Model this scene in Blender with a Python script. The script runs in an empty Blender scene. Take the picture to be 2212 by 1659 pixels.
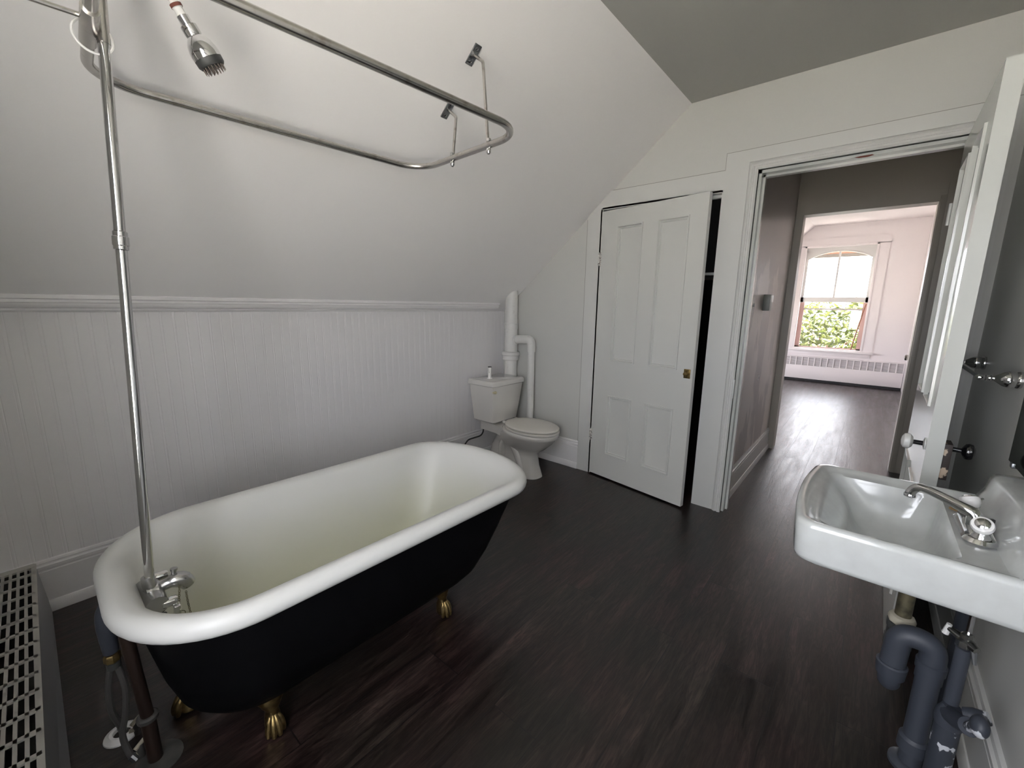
import bpy, bmesh, math, random
from math import pi, sin, cos, radians, sqrt
from mathutils import Vector, Matrix
from mathutils.geometry import tessellate_polygon
random.seed(7)
SC = bpy.context.scene
COL = SC.collection

# ------------------------------------------------------------------ camera
F_PX = 909.0
yaw, pitch, roll = radians(40.18685573), radians(-10.64362661), radians(0.87097259)
fw = Vector((cos(pitch)*cos(yaw), cos(pitch)*sin(yaw), sin(pitch)))
rt = Vector((sin(yaw), -cos(yaw), 0)); up = rt.cross(fw)
r2 = cos(roll)*rt + sin(roll)*up; u2 = -sin(roll)*rt + cos(roll)*up
cam_d = bpy.data.cameras.new('camera'); cam = bpy.data.objects.new('camera', cam_d); COL.objects.link(cam)
cam_d.sensor_width = 36.0; cam_d.lens = 36.0*F_PX/2212.0; cam_d.clip_start = 0.01; cam_d.clip_end = 300
M = Matrix.Identity(4)
for i in range(3):
    M[i][0] = r2[i]; M[i][1] = u2[i]; M[i][2] = -fw[i]
M[0][3], M[1][3], M[2][3] = 0.0, 0.0, 1.35
cam.matrix_world = M
SC.camera = cam

# ------------------------------------------------------------------ view, world, daylight
SC.view_settings.view_transform = 'Standard'; SC.view_settings.look = 'None'
SC.view_settings.gamma = 1.0; SC.view_settings.use_curve_mapping = False
SC.view_settings.exposure = 2.5
SC.cycles.use_denoising = True
SC.cycles.max_bounces = 14; SC.cycles.diffuse_bounces = 8; SC.cycles.glossy_bounces = 6
SC.cycles.transparent_max_bounces = 16
SC.cycles.caustics_reflective = False; SC.cycles.caustics_refractive = False

w = bpy.data.worlds.new('sky'); SC.world = w; w.use_nodes = True
bg = w.node_tree.nodes['Background']; bg.inputs[0].default_value = (0.945, 0.945, 1.02, 1); bg.inputs[1].default_value = 2.5

sun_d = bpy.data.lights.new('sun', 'SUN'); sun = bpy.data.objects.new('sun', sun_d); COL.objects.link(sun)
sun_d.energy = 17.0; sun_d.angle = radians(2); sun_d.color = (1.0, 0.96, 0.92)
sun.rotation_euler = Vector((0.10, 0.62, -0.78)).to_track_quat('-Z', 'Y').to_euler()

def portal(name, loc, direction, sx, sy):
    d = bpy.data.lights.new(name, 'AREA'); d.shape = 'RECTANGLE'; d.size = sx; d.size_y = sy; d.energy = 1.0
    d.cycles.is_portal = True
    o = bpy.data.objects.new(name, d); COL.objects.link(o); o.location = loc
    o.rotation_euler = Vector(direction).to_track_quat('-Z', 'Y').to_euler()
# bathroom window opening (wall_left) and far bedroom window opening
WX = -0.36; WY0, WY1, WZ0, WZ1 = -0.22, 0.72, 0.62, 2.20
portal('portal_bath', (WX-0.20, (WY0+WY1)/2, (WZ0+WZ1)/2), (1, 0, 0), WZ1-WZ0, WY1-WY0)
portal('portal_bedroom_side', (7.4, 2.75, 0.9), (0, -1, 0), 2.4, 1.2)  # portal of the unseen side opening added to brighten the bedroom
portal('portal_bedroom', (10.02, 0.60, 1.52), (-1, 0, 0), 1.80, 1.02)

# ------------------------------------------------------------------ material helpers
MATS = {}
def mat(name, color, rough=0.5, metal=0.0, spec=0.5, coat=0.0, noise=None, bump=None, hook=None):
    if name in MATS: return MATS[name]
    m = bpy.data.materials.new(name); m.use_nodes = True
    nt = m.node_tree; b = nt.nodes['Principled BSDF']
    b.inputs['Base Color'].default_value = (*color, 1); b.inputs['Roughness'].default_value = rough
    b.inputs['Metallic'].default_value = metal; b.inputs['Specular IOR Level'].default_value = spec
    b.inputs['Coat Weight'].default_value = coat; b.inputs['Coat Roughness'].default_value = 0.08
    tc = nt.nodes.new('ShaderNodeTexCoord')
    if noise:      # (scale, second colour, low, high, detail)
        n = nt.nodes.new('ShaderNodeTexNoise'); n.inputs['Scale'].default_value = noise[0]
        n.inputs['Detail'].default_value = noise[4] if len(noise) > 4 else 4
        cr = nt.nodes.new('ShaderNodeValToRGB'); cr.color_ramp.elements[0].position = noise[2]; cr.color_ramp.elements[1].position = noise[3]
        cr.color_ramp.elements[0].color = (*color, 1); cr.color_ramp.elements[1].color = (*noise[1], 1)
        nt.links.new(tc.outputs['Object'], n.inputs['Vector']); nt.links.new(n.outputs['Fac'], cr.inputs['Fac'])
        nt.links.new(cr.outputs['Color'], b.inputs['Base Color'])
    if bump:       # (scale, strength, distance)
        n2 = nt.nodes.new('ShaderNodeTexNoise'); n2.inputs['Scale'].default_value = bump[0]; n2.inputs['Detail'].default_value = 5
        bp = nt.nodes.new('ShaderNodeBump'); bp.inputs['Strength'].default_value = bump[1]; bp.inputs['Distance'].default_value = bump[2]
        nt.links.new(tc.outputs['Object'], n2.inputs['Vector']); nt.links.new(n2.outputs['Fac'], bp.inputs['Height'])
        nt.links.new(bp.outputs['Normal'], b.inputs['Normal'])
    if hook: hook(nt, b, tc)
    MATS[name] = m
    return m

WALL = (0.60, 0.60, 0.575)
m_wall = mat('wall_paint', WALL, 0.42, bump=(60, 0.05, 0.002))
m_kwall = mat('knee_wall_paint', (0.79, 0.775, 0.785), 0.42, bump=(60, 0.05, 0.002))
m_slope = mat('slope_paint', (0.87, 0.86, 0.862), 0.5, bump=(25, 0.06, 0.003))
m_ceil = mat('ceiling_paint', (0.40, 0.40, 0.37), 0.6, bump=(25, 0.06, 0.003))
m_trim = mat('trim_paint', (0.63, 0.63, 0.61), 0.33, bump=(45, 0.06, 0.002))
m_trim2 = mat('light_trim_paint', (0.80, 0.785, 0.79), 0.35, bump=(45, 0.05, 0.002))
m_door = mat('door_paint', (0.61, 0.612, 0.585), 0.32, bump=(45, 0.015, 0.002))
m_gloss = mat('gloss_door_paint', (0.58, 0.595, 0.565), 0.17, spec=0.6)
m_bed = mat('bedroom_paint', (0.74, 0.70, 0.70), 0.45, bump=(40, 0.04, 0.002))
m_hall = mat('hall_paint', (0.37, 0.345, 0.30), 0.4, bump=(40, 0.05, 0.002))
def patchy(nt, b, tc):
    mp = nt.nodes.new('ShaderNodeMapping'); mp.inputs['Scale'].default_value = (1.6, 1.0, 0.55)
    n = nt.nodes.new('ShaderNodeTexNoise'); n.inputs['Scale'].default_value = 1.9; n.inputs['Detail'].default_value = 6; n.inputs['Roughness'].default_value = 0.55
    sx = nt.nodes.new('ShaderNodeSeparateXYZ')
    ma = nt.nodes.new('ShaderNodeMapRange'); ma.inputs[1].default_value = 1.55; ma.inputs[2].default_value = 1.95; ma.inputs[3].default_value = 0.0; ma.inputs[4].default_value = 0.35
    ad = nt.nodes.new('ShaderNodeMath'); ad.operation = 'ADD'
    cr = nt.nodes.new('ShaderNodeValToRGB'); cr.color_ramp.elements[0].position = 0.53; cr.color_ramp.elements[1].position = 0.57
    cr.color_ramp.elements[0].color = (0.74, 0.68, 0.635, 1); cr.color_ramp.elements[1].color = (0.50, 0.455, 0.43, 1)
    nt.links.new(tc.outputs['Object'], mp.inputs['Vector']); nt.links.new(mp.outputs['Vector'], n.inputs['Vector'])
    nt.links.new(tc.outputs['Object'], sx.inputs['Vector']); nt.links.new(sx.outputs['Z'], ma.inputs[0])
    nt.links.new(n.outputs['Fac'], ad.inputs[0]); nt.links.new(ma.outputs[0], ad.inputs[1])
    nt.links.new(ad.outputs[0], cr.inputs['Fac']); nt.links.new(cr.outputs['Color'], b.inputs['Base Color'])
m_patch = mat('patched_hall_plaster', (0.6, 0.55, 0.52), 0.38, hook=patchy)
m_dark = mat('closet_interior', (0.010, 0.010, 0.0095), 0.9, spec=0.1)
m_bone = mat('toilet_porcelain', (0.66, 0.64, 0.605), 0.12, coat=0.5)
m_seat = mat('toilet_seat_plastic', (0.66, 0.635, 0.585), 0.22)
m_sinkw = mat('sink_porcelain', (0.54, 0.56, 0.55), 0.13, coat=0.5, noise=(22, (0.49, 0.505, 0.495), 0.35, 0.75))
def enamel(nt, b, tc):   # cast iron enamel that has yellowed towards the basin floor
    sx = nt.nodes.new('ShaderNodeSeparateXYZ'); mr = nt.nodes.new('ShaderNodeMapRange')
    mr.inputs[1].default_value = 0.12; mr.inputs[2].default_value = 0.56
    n = nt.nodes.new('ShaderNodeTexNoise'); n.inputs['Scale'].default_value = 3.5; n.inputs['Detail'].default_value = 4
    ad = nt.nodes.new('ShaderNodeMath'); ad.operation = 'MULTIPLY_ADD'; ad.inputs[1].default_value = 0.35
    sb = nt.nodes.new('ShaderNodeMath'); sb.operation = 'SUBTRACT'; sb.inputs[1].default_value = 0.17
    cr = nt.nodes.new('ShaderNodeValToRGB'); cr.color_ramp.elements[0].color = (0.55, 0.55, 0.40, 1); cr.color_ramp.elements[1].color = (0.61, 0.61, 0.59, 1)
    cr.color_ramp.elements[1].position = 0.9
    nt.links.new(tc.outputs['Object'], sx.inputs[0]); nt.links.new(sx.outputs['Z'], mr.inputs[0])
    nt.links.new(tc.outputs['Object'], n.inputs['Vector']); nt.links.new(n.outputs['Fac'], ad.inputs[0]); nt.links.new(mr.outputs[0], ad.inputs[2])
    nt.links.new(ad.outputs[0], sb.inputs[0]); nt.links.new(sb.outputs[0], cr.inputs['Fac']); nt.links.new(cr.outputs['Color'], b.inputs['Base Color'])
m_enamel = mat('bath_enamel', (0.85, 0.85, 0.82), 0.34, spec=0.35, coat=0.0, hook=enamel)
m_black = mat('black_bath_paint', (0.003, 0.003, 0.0035), 0.5, spec=0.10)
m_brass = mat('aged_brass', (0.36, 0.26, 0.11), 0.38, 1.0, noise=(60, (0.16, 0.11, 0.05), 0.4, 0.7))
m_chrome = mat('chrome', (0.64, 0.64, 0.64), 0.09, 1.0)
m_nickel = mat('worn_nickel', (0.56, 0.54, 0.51), 0.27, 1.0, noise=(35, (0.34, 0.29, 0.25), 0.55, 0.8))
m_zinc = mat('zinc_plate', (0.30, 0.31, 0.32), 0.42, 1.0)
m_dullm = mat('dull_faucet_metal', (0.50, 0.50, 0.50), 0.24, 1.0)
m_rubber = mat('dark_rubber', (0.05, 0.052, 0.05), 0.5)
m_plastic = mat('white_plastic', (0.80, 0.79, 0.77), 0.35)
m_tape = mat('plumbers_tape', (0.75, 0.74, 0.71), 0.7)
m_rust = mat('rust', (0.16, 0.05, 0.035), 0.8)
m_pipe = mat('white_pipe_paint', (0.72, 0.715, 0.69), 0.4, noise=(30, (0.62, 0.60, 0.57), 0.6, 0.8), bump=(60, 0.1, 0.002))
m_slate = mat('slate_pipe_paint', (0.045, 0.051, 0.066), 0.5, bump=(50, 0.1, 0.002))
m_chip = mat('chipped_slate_paint', (0.04, 0.046, 0.06), 0.5, noise=(20, (0.60, 0.62, 0.66), 0.57, 0.585, 6))
m_grime = mat('grimy_brass_pipe', (0.20, 0.175, 0.11), 0.5, 0.7, noise=(40, (0.09, 0.085, 0.06), 0.4, 0.7))
m_nut = mat('limey_slip_nut', (0.40, 0.37, 0.29), 0.75)
m_lead = mat('lead_wrap', (0.030, 0.034, 0.046), 0.65, 0.0, bump=(40, 0.4, 0.004))
m_braid = mat('braided_steel', (0.085, 0.08, 0.076), 0.5, 0.3, bump=(400, 0.5, 0.002))
m_brown = mat('brown_drain_pipe', (0.018, 0.010, 0.007), 0.45)
m_flange = mat('grey_floor_flange', (0.045, 0.044, 0.042), 0.6, noise=(20, (0.085, 0.08, 0.072), 0.4, 0.7))
m_rad = mat('radiator_paint', (0.42, 0.405, 0.375), 0.4)
m_radfront = mat('radiator_front_paint', (0.30, 0.30, 0.305), 0.45)
m_radin_and_shade = mat('radiator_inside_and_shade', (0.025, 0.024, 0.026), 0.8)
m_blackknob = mat('black_knob', (0.006, 0.006, 0.007), 0.12, spec=0.6)
m_whiteknob = mat('white_china_knob', (0.62, 0.62, 0.60), 0.15)
m_mirror = mat('mirror_glass', (0.40, 0.43, 0.40), 0.03, 1.0)
m_plate = mat('rusty_lock_plate', (0.035, 0.025, 0.022), 0.6, noise=(28, (0.55, 0.44, 0.33), 0.60, 0.64, 6))
m_trimdark = mat('storm_frame', (0.50, 0.33, 0.30), 0.6)
m_stick = mat('brown_stick', (0.24, 0.10, 0.055), 0.6)
m_soffit = mat('porch_soffit', (0.13, 0.045, 0.02), 0.7)
m_fascia = mat('porch_fascia', (0.15, 0.145, 0.125), 0.7)
m_bark = mat('bark', (0.30, 0.19, 0.13), 0.9)
m_bounce_ground = mat('bounce_ground', (0.51, 0.475, 0.44), 0.9, noise=(3, (0.43, 0.41, 0.36), 0.3, 0.7))  # ground colour kept pale so it bounces more light indoors
m_concrete = mat('hinge_paint', (0.62, 0.60, 0.56), 0.5, noise=(120, (0.06, 0.05, 0.045), 0.56, 0.6))

def leafmat(nt, b, tc):
    ob = nt.nodes.new('ShaderNodeTexNoise'); ob.inputs['Scale'].default_value = 9
    cr = nt.nodes.new('ShaderNodeValToRGB'); cr.color_ramp.elements[0].color = (0.022, 0.034, 0.006, 1); cr.color_ramp.elements[1].color = (0.105, 0.115, 0.026, 1)
    cr.color_ramp.elements[0].position = 0.35; cr.color_ramp.elements[1].position = 0.65
    nt.links.new(tc.outputs['Object'], ob.inputs['Vector']); nt.links.new(ob.outputs['Fac'], cr.inputs['Fac']); nt.links.new(cr.outputs['Color'], b.inputs['Base Color'])
    tr = nt.nodes.new('ShaderNodeBsdfTranslucent'); nt.links.new(cr.outputs['Color'], tr.inputs['Color'])
    mx = nt.nodes.new('ShaderNodeMixShader'); mx.inputs[0].default_value = 0.45
    out = nt.nodes['Material Output']
    nt.links.new(b.outputs[0], mx.inputs[1]); nt.links.new(tr.outputs[0], mx.inputs[2]); nt.links.new(mx.outputs[0], out.inputs['Surface'])
m_leaf = mat('spring_leaves', (0.4, 0.5, 0.1), 0.6, hook=leafmat)

def glassmat():
    m = bpy.data.materials.new('window_glass'); m.use_nodes = True; nt = m.node_tree; nt.nodes.clear()
    out = nt.nodes.new('ShaderNodeOutputMaterial'); tr = nt.nodes.new('ShaderNodeBsdfTransparent'); gl = nt.nodes.new('ShaderNodeBsdfGlossy')
    gl.inputs['Roughness'].default_value = 0.02; tr.inputs['Color'].default_value = (0.97, 0.98, 0.98, 1)
    mx = nt.nodes.new('ShaderNodeMixShader'); mx.inputs[0].default_value = 0.06
    nt.links.new(tr.outputs[0], mx.inputs[1]); nt.links.new(gl.outputs[0], mx.inputs[2]); nt.links.new(mx.outputs[0], out.inputs['Surface'])
    return m
m_glass = glassmat()

def floormat(nt, b, tc):
    L = nt.links.new; N = nt.nodes.new
    mp = N('ShaderNodeMapping'); mp.inputs['Location'].default_value = (0.30, -0.10, 0)
    br = N('ShaderNodeTexBrick'); br.inputs['Scale'].default_value = 1.0
    br.inputs['Brick Width'].default_value = 1.20; br.inputs['Row Height'].default_value = 0.18
    br.inputs['Mortar Size'].default_value = 0.0022; br.inputs['Mortar Smooth'].default_value = 0.1
    br.offset = 0.41; br.inputs['Bias'].default_value = 0.0
    br.inputs['Color1'].default_value = (0.0, 0.0, 0.0, 1); br.inputs['Color2'].default_value = (1, 1, 1, 1); br.inputs['Mortar'].default_value = (0.5, 0.5, 0.5, 1)
    L(tc.outputs['Object'], mp.inputs['Vector']); L(mp.outputs['Vector'], br.inputs['Vector'])
    # long streaks along the boards, offset by board
    wv = N('ShaderNodeVectorMath'); wv.operation = 'MULTIPLY_ADD'; wv.inputs[1].default_value = (3.7, 9.1, 5.0)
    L(br.outputs['Color'], wv.inputs[0]); L(tc.outputs['Object'], wv.inputs[2])
    mp2 = N('ShaderNodeMapping'); mp2.inputs['Scale'].default_value = (1.9, 17.0, 1.0); L(wv.outputs[0], mp2.inputs['Vector'])
    n1 = N('ShaderNodeTexNoise'); n1.inputs['Scale'].default_value = 1.0; n1.inputs['Detail'].default_value = 7; n1.inputs['Roughness'].default_value = 0.55; n1.inputs['Distortion'].default_value = 0.1
    L(mp2.outputs['Vector'], n1.inputs['Vector'])
    mp3 = N('ShaderNodeMapping'); mp3.inputs['Scale'].default_value = (8.0, 70.0, 1.0); L(wv.outputs[0], mp3.inputs['Vector'])
    n2 = N('ShaderNodeTexNoise'); n2.inputs['Scale'].default_value = 1.0; n2.inputs['Detail'].default_value = 5; n2.inputs['Distortion'].default_value = 0.15
    L(mp3.outputs['Vector'], n2.inputs['Vector'])
    n3 = N('ShaderNodeTexNoise'); n3.inputs['Scale'].default_value = 2.3; n3.inputs['Detail'].default_value = 3
    L(tc.outputs['Object'], n3.inputs['Vector'])
    cr = N('ShaderNodeValToRGB'); e = cr.color_ramp.elements
    e[0].position = 0.30; e[0].color = (0.0055, 0.0036, 0.0032, 1); e[1].position = 0.72; e[1].color = (0.034, 0.0235, 0.0205, 1)
    m = e.new(0.5); m.color = (0.0145, 0.0097, 0.0085, 1)
    L(n1.outputs['Fac'], cr.inputs['Fac'])
    mxa = N('ShaderNodeMix'); mxa.data_type = 'RGBA'; mxa.blend_type = 'MULTIPLY'; mxa.inputs[0].default_value = 0.75
    cr2 = N('ShaderNodeValToRGB'); cr2.color_ramp.elements[0].position = 0.3; cr2.color_ramp.elements[0].color = (0.45, 0.45, 0.45, 1); cr2.color_ramp.elements[1].position = 0.70; cr2.color_ramp.elements[1].color = (2.0, 2.0, 2.0, 1)
    L(n2.outputs['Fac'], cr2.inputs['Fac']); L(cr.outputs['Color'], mxa.inputs[6]); L(cr2.outputs['Color'], mxa.inputs[7])
    sn_ = N('ShaderNodeMath'); sn_.operation = 'MULTIPLY'; sn_.inputs[1].default_value = 95.0
    si = N('ShaderNodeMath'); si.operation = 'SINE'; L(n1.outputs['Fac'], sn_.inputs[0]); L(sn_.outputs[0], si.inputs[0])
    gr_ = N('ShaderNodeMapRange'); gr_.inputs[1].default_value = -1.0; gr_.inputs[2].default_value = 1.0; gr_.inputs[3].default_value = 0.62; gr_.inputs[4].default_value = 1.45
    L(si.outputs[0], gr_.inputs[0])
    mxg = N('ShaderNodeMix'); mxg.data_type = 'RGBA'; mxg.blend_type = 'MULTIPLY'; mxg.inputs[0].default_value = 0.8
    L(mxa.outputs[2], mxg.inputs[6]); L(gr_.outputs[0], mxg.inputs[7])
    # tone of each board, reddish to greenish brown
    crb = N('ShaderNodeValToRGB'); crb.color_ramp.elements[0].color = (1.15, 0.95, 0.98, 1); crb.color_ramp.elements[1].color = (0.86, 0.95, 0.85, 1)
    L(n3.outputs['Fac'], crb.inputs['Fac']); crb.color_ramp.elements[0].position = 0.4; crb.color_ramp.elements[1].position = 0.62
    mxb = N('ShaderNodeMix'); mxb.data_type = 'RGBA'; mxb.blend_type = 'MULTIPLY'; mxb.inputs[0].default_value = 1.0
    L(mxg.outputs[2], mxb.inputs[6]); L(crb.outputs['Color'], mxb.inputs[7])
    mxc = N('ShaderNodeMix'); mxc.data_type = 'RGBA'; mxc.inputs[7].default_value = (0.006, 0.005, 0.005, 1)
    L(br.outputs['Fac'], mxc.inputs[0]); L(mxb.outputs[2], mxc.inputs[6]); L(mxc.outputs[2], b.inputs['Base Color'])
    rr = N('ShaderNodeMapRange'); rr.inputs[1].default_value = 0.3; rr.inputs[2].default_value = 0.75; rr.inputs[3].default_value = 0.28; rr.inputs[4].default_value = 0.44
    L(n1.outputs['Fac'], rr.inputs[0]); L(rr.outputs[0], b.inputs['Roughness'])
    ad = N('ShaderNodeMath'); ad.operation = 'MULTIPLY_ADD'; ad.inputs[1].default_value = 0.6
    ad.operation = 'ADD'; ad.inputs[1].default_value = 0.0; L(n2.outputs['Fac'], ad.inputs[0])
    s3 = N('ShaderNodeMath'); s3.operation = 'MULTIPLY'; s3.inputs[1].default_value = 0.10; L(si.outputs[0], s3.inputs[0]); L(s3.outputs[0], ad.inputs[1])
    sb = N('ShaderNodeMath'); sb.operation = 'SUBTRACT'; mf = N('ShaderNodeMath'); mf.operation = 'MULTIPLY'; mf.inputs[1].default_value = 2.0; L(br.outputs['Fac'], mf.inputs[0]); L(ad.outputs[0], sb.inputs[0]); L(mf.outputs[0], sb.inputs[1])
    b.inputs['Coat Weight'].default_value = 0.2; b.inputs['Coat Roughness'].default_value = 0.26
    bp = N('ShaderNodeBump'); bp.inputs['Strength'].default_value = 0.30; bp.inputs['Distance'].default_value = 0.0025
    L(sb.outputs[0], bp.inputs['Height']); L(bp.outputs['Normal'], b.inputs['Normal']); L(bp.outputs['Normal'], b.inputs['Coat Normal'])
m_floor = mat('dark_plank_flooring', (0.03, 0.02, 0.02), 0.4, spec=0.45, hook=floormat)

# ------------------------------------------------------------------ mesh builder
def smooth_pts(pts, k=6):
    pts = [Vector(p) for p in pts]
    if len(pts) < 3: return pts
    P = [2*pts[0]-pts[1]] + pts + [2*pts[-1]-pts[-2]]; out = []
    for i in range(1, len(P)-2):
        for j in range(k):
            t = j/k; a, b, c, d = P[i-1], P[i], P[i+1], P[i+2]
            out.append(0.5*((2*b)+(c-a)*t+(2*a-5*b+4*c-d)*t*t+(3*b-a-3*c+d)*t**3))
    out.append(pts[-1]); return out

def fillet(pts, r, n=6):
    """polyline with every inner corner rounded to radius r"""
    pts = [Vector(p) for p in pts]; out = [pts[0]]
    for i in range(1, len(pts)-1):
        a, b, c = pts[i-1], pts[i], pts[i+1]
        da, dc = (a-b), (c-b); la, lc = da.length, dc.length; da.normalize(); dc.normalize()
        ang = da.angle(dc)
        t = min(r/math.tan(ang/2), la*0.49, lc*0.49)
        p, q = b+da*t, b+dc*t
        for j in range(n+1):
            s = j/n; out.append(p*(1-s)**2 + b*2*s*(1-s) + q*s*s)
    out.append(pts[-1]); return out

class MB:
    def __init__(s): s.v = []; s.f = []
    def add(s, vs, fs):
        o = len(s.v); s.v += [Vector(p) for p in vs]; s.f += [[i+o for i in f] for f in fs]; return s
    def box(s, x0, x1, y0, y1, z0, z1, bev=0.0):
        x0, x1 = min(x0, x1), max(x0, x1); y0, y1 = min(y0, y1), max(y0, y1); z0, z1 = min(z0, z1), max(z0, z1)
        return s.obox(Matrix.Identity(4), x0, x1, y0, y1, z0, z1, bev)
    def obox(s, Mx, x0, x1, y0, y1, z0, z1, bev=0.0):
        bm = bmesh.new(); bmesh.ops.create_cube(bm, size=1.0)
        for v in bm.verts:
            v.co = Vector((x0+(v.co.x+.5)*(x1-x0), y0+(v.co.y+.5)*(y1-y0), z0+(v.co.z+.5)*(z1-z0)))
        if bev > 0:
            bmesh.ops.bevel(bm, geom=list(bm.edges), offset=bev, segments=2, profile=0.5, affect='EDGES')
        return s.bm(bm, Mx)
    def bm(s, bm, Mx=None):
        bm.verts.index_update(); Mx = Mx or Matrix.Identity(4)
        s.add([Mx @ v.co for v in bm.verts], [[v.index for v in f.verts] for f in bm.faces]); bm.free(); return s
    def loft(s, rings, cap0=True, cap1=True, closed=True):
        n = len(rings[0]); vs = [p for r in rings for p in r]; fs = []
        for i in range(len(rings)-1):
            for j in range(n if closed else n-1):
                a, b = i*n+j, i*n+(j+1) % n
                fs.append([a, b, b+n, a+n])
        if cap0: fs.append(list(range(n))[::-1])
        if cap1: fs.append([(len(rings)-1)*n+j for j in range(n)])
        return s.add(vs, fs)
    def tube(s, pts, r, n=14, closed=False, caps=True):
        pts = [Vector(p) for p in pts]; m = len(pts); rs = r if isinstance(r, (list, tuple)) else [r]*m
        rings = []; prev = None
        for i in range(m):
            if closed: t = pts[(i+1) % m]-pts[i-1]
            else: t = pts[min(i+1, m-1)]-pts[max(i-1, 0)]
            if t.length < 1e-9: t = Vector((0, 0, 1))
            t.normalize()
            if prev is None:
                u = t.orthogonal().normalized()
            else:
                u = (prev - t*prev.dot(t))
                u = u.normalized() if u.length > 1e-6 else t.orthogonal().normalized()
            prev = u; w_ = t.cross(u)
            rings.append([pts[i]+rs[i]*(cos(2*pi*k/n)*u+sin(2*pi*k/n)*w_) for k in range(n)])
        if closed:
            rings.append(rings[0])
            return s.loft(rings, False, False)
        return s.loft(rings, caps, caps)
    def lathe(s, prof, origin, axis, n=28, caps=True):
        """prof: list of (radius, distance along axis)"""
        o = Vector(origin); a = Vector(axis).normalized()
        pts = [o+a*t for r, t in prof]; u = a.orthogonal().normalized(); w_ = a.cross(u)
        rings = [[p+max(r, 1e-4)*(cos(2*pi*k/n)*u+sin(2*pi*k/n)*w_) for k in range(n)] for (r, t), p in zip(prof, pts)]
        return s.loft(rings, caps, caps)
    def prism(s, poly, axis, a, b):
        """poly in the two remaining axes (order x,y,z without axis) extruded from a to b along axis"""
        def P(p, q, h):
            return {'x': (h, p, q), 'y': (p, h, q), 'z': (p, q, h)}[axis]
        n = len(poly); vs = [P(p, q, a) for p, q in poly]+[P(p, q, b) for p, q in poly]
        tri = [list(range(n))] if n <= 4 else [list(q) for q in tessellate_polygon([[Vector((p, q, 0)) for p, q in poly]])]
        fs = [q[::-1] for q in tri]+[[i+n for i in q] for q in tri]+[[j, (j+1) % n, n+(j+1) % n, n+j] for j in range(n)]
        return s.add(vs, fs)
    def ball(s, c, rx, ry=None, rz=None, n=20, m=12, rot=None):
        ry = ry or rx; rz = rz or rx; c = Vector(c); rings = []
        for i in range(1, m):
            th = pi*i/m
            ring = []
            for k in range(n):
                p = Vector((rx*sin(th)*cos(2*pi*k/n), ry*sin(th)*sin(2*pi*k/n), rz*cos(th)))
                if rot: p = rot @ p
                ring.append(c+p)
            rings.append(ring)
        return s.loft(rings)
    def xform(s, Mx):
        s.v = [Mx @ p for p in s.v]; return s

def finish(o, label=None, cat=None, group=None, kind=None):
    if label: o['label'] = label
    if cat: o['category'] = cat
    if group: o['group'] = group
    if kind: o['kind'] = kind
    return o

def origin_of(p):
    v = Vector((0, 0, 0))
    while p is not None: v += p.location; p = p.parent
    return v

def obj(name, mb, m, parent=None, label=None, cat=None, group=None, kind=None, smooth=35, sub=0):
    me = bpy.data.meshes.new(name); off = origin_of(parent)
    me.from_pydata([tuple(p-off) for p in mb.v], [], mb.f); me.update()
    bm = bmesh.new(); bm.from_mesh(me); bmesh.ops.recalc_face_normals(bm, faces=bm.faces); bm.to_mesh(me); bm.free()
    if smooth:
        for p in me.polygons: p.use_smooth = True
        me.set_sharp_from_angle(angle=radians(smooth))
    me.materials.append(m)
    o = bpy.data.objects.new(name, me); COL.objects.link(o)
    if parent: o.parent = parent
    if sub:
        md = o.modifiers.new('sub', 'SUBSURF'); md.levels = sub; md.render_levels = sub
    return finish(o, label, cat, group, kind)

def thing(name, loc, label, cat, group=None, kind=None):
    o = bpy.data.objects.new(name, None); COL.objects.link(o); o.location = loc; o.empty_display_size = 0.1
    return finish(o, label, cat, group, kind)

def struct(name, mb, m, label, cat, parent=None, smooth=35):
    return obj(name, mb, m, parent, label, cat, None, 'structure', smooth)

# ------------------------------------------------------------------ room dimensions
XB = 2.95          # face of the wall with the doors
YA = 2.60          # face of the knee wall
YC = -0.40         # face of the wall behind the sink
XD = -0.36         # face of the window wall, just left of the viewer
ZC = 2.612         # flat ceiling
YR = 1.047         # where the slope meets the flat ceiling
SL = 0.85          # slope: fall per metre
def zs(y): return ZC-SL*(y-YR)
XH0, XH1 = 3.07, 4.69      # hall
YH = 0.65                  # hall left wall
XF0, XF1 = 4.81, 9.80      # bedroom
# ---- floor
struct('floor', MB().box(-0.7, 10.0, -3.1, 3.3, -0.08, 0.0), m_floor, 'dark brown wood-look plank floor running from the bathroom into the hall', 'floor')
# ---- bathroom walls
bead = [(XD-0.3, YA+0.10), (XD-0.3, YA)]
x = XD
while x < XB:
    bead += [(x, YA), (x+0.034, YA), (x+0.0365, YA+0.0010), (x+0.040, YA-0.0001), (x+0.044, YA-0.0001), (x+0.047, YA+0.0010)]
    x += 0.049
bead += [(XB+0.1, YA), (XB+0.1, YA+0.10)]
struct('wall_back', MB().prism(bead, 'z', 0.0, 1.34), m_kwall, 'low white beadboard wall behind the bathtub and toilet', 'wall', smooth=20)
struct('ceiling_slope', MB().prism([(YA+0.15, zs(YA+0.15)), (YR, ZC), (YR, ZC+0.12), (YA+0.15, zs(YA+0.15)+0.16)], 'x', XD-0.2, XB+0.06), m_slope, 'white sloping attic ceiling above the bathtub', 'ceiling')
struct('ceiling', MB().box(XD-0.2, XB+0.06, YC-0.1, YR, ZC, ZC+0.12), m_ceil, 'flat white ceiling of the bathroom', 'ceiling')
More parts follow.
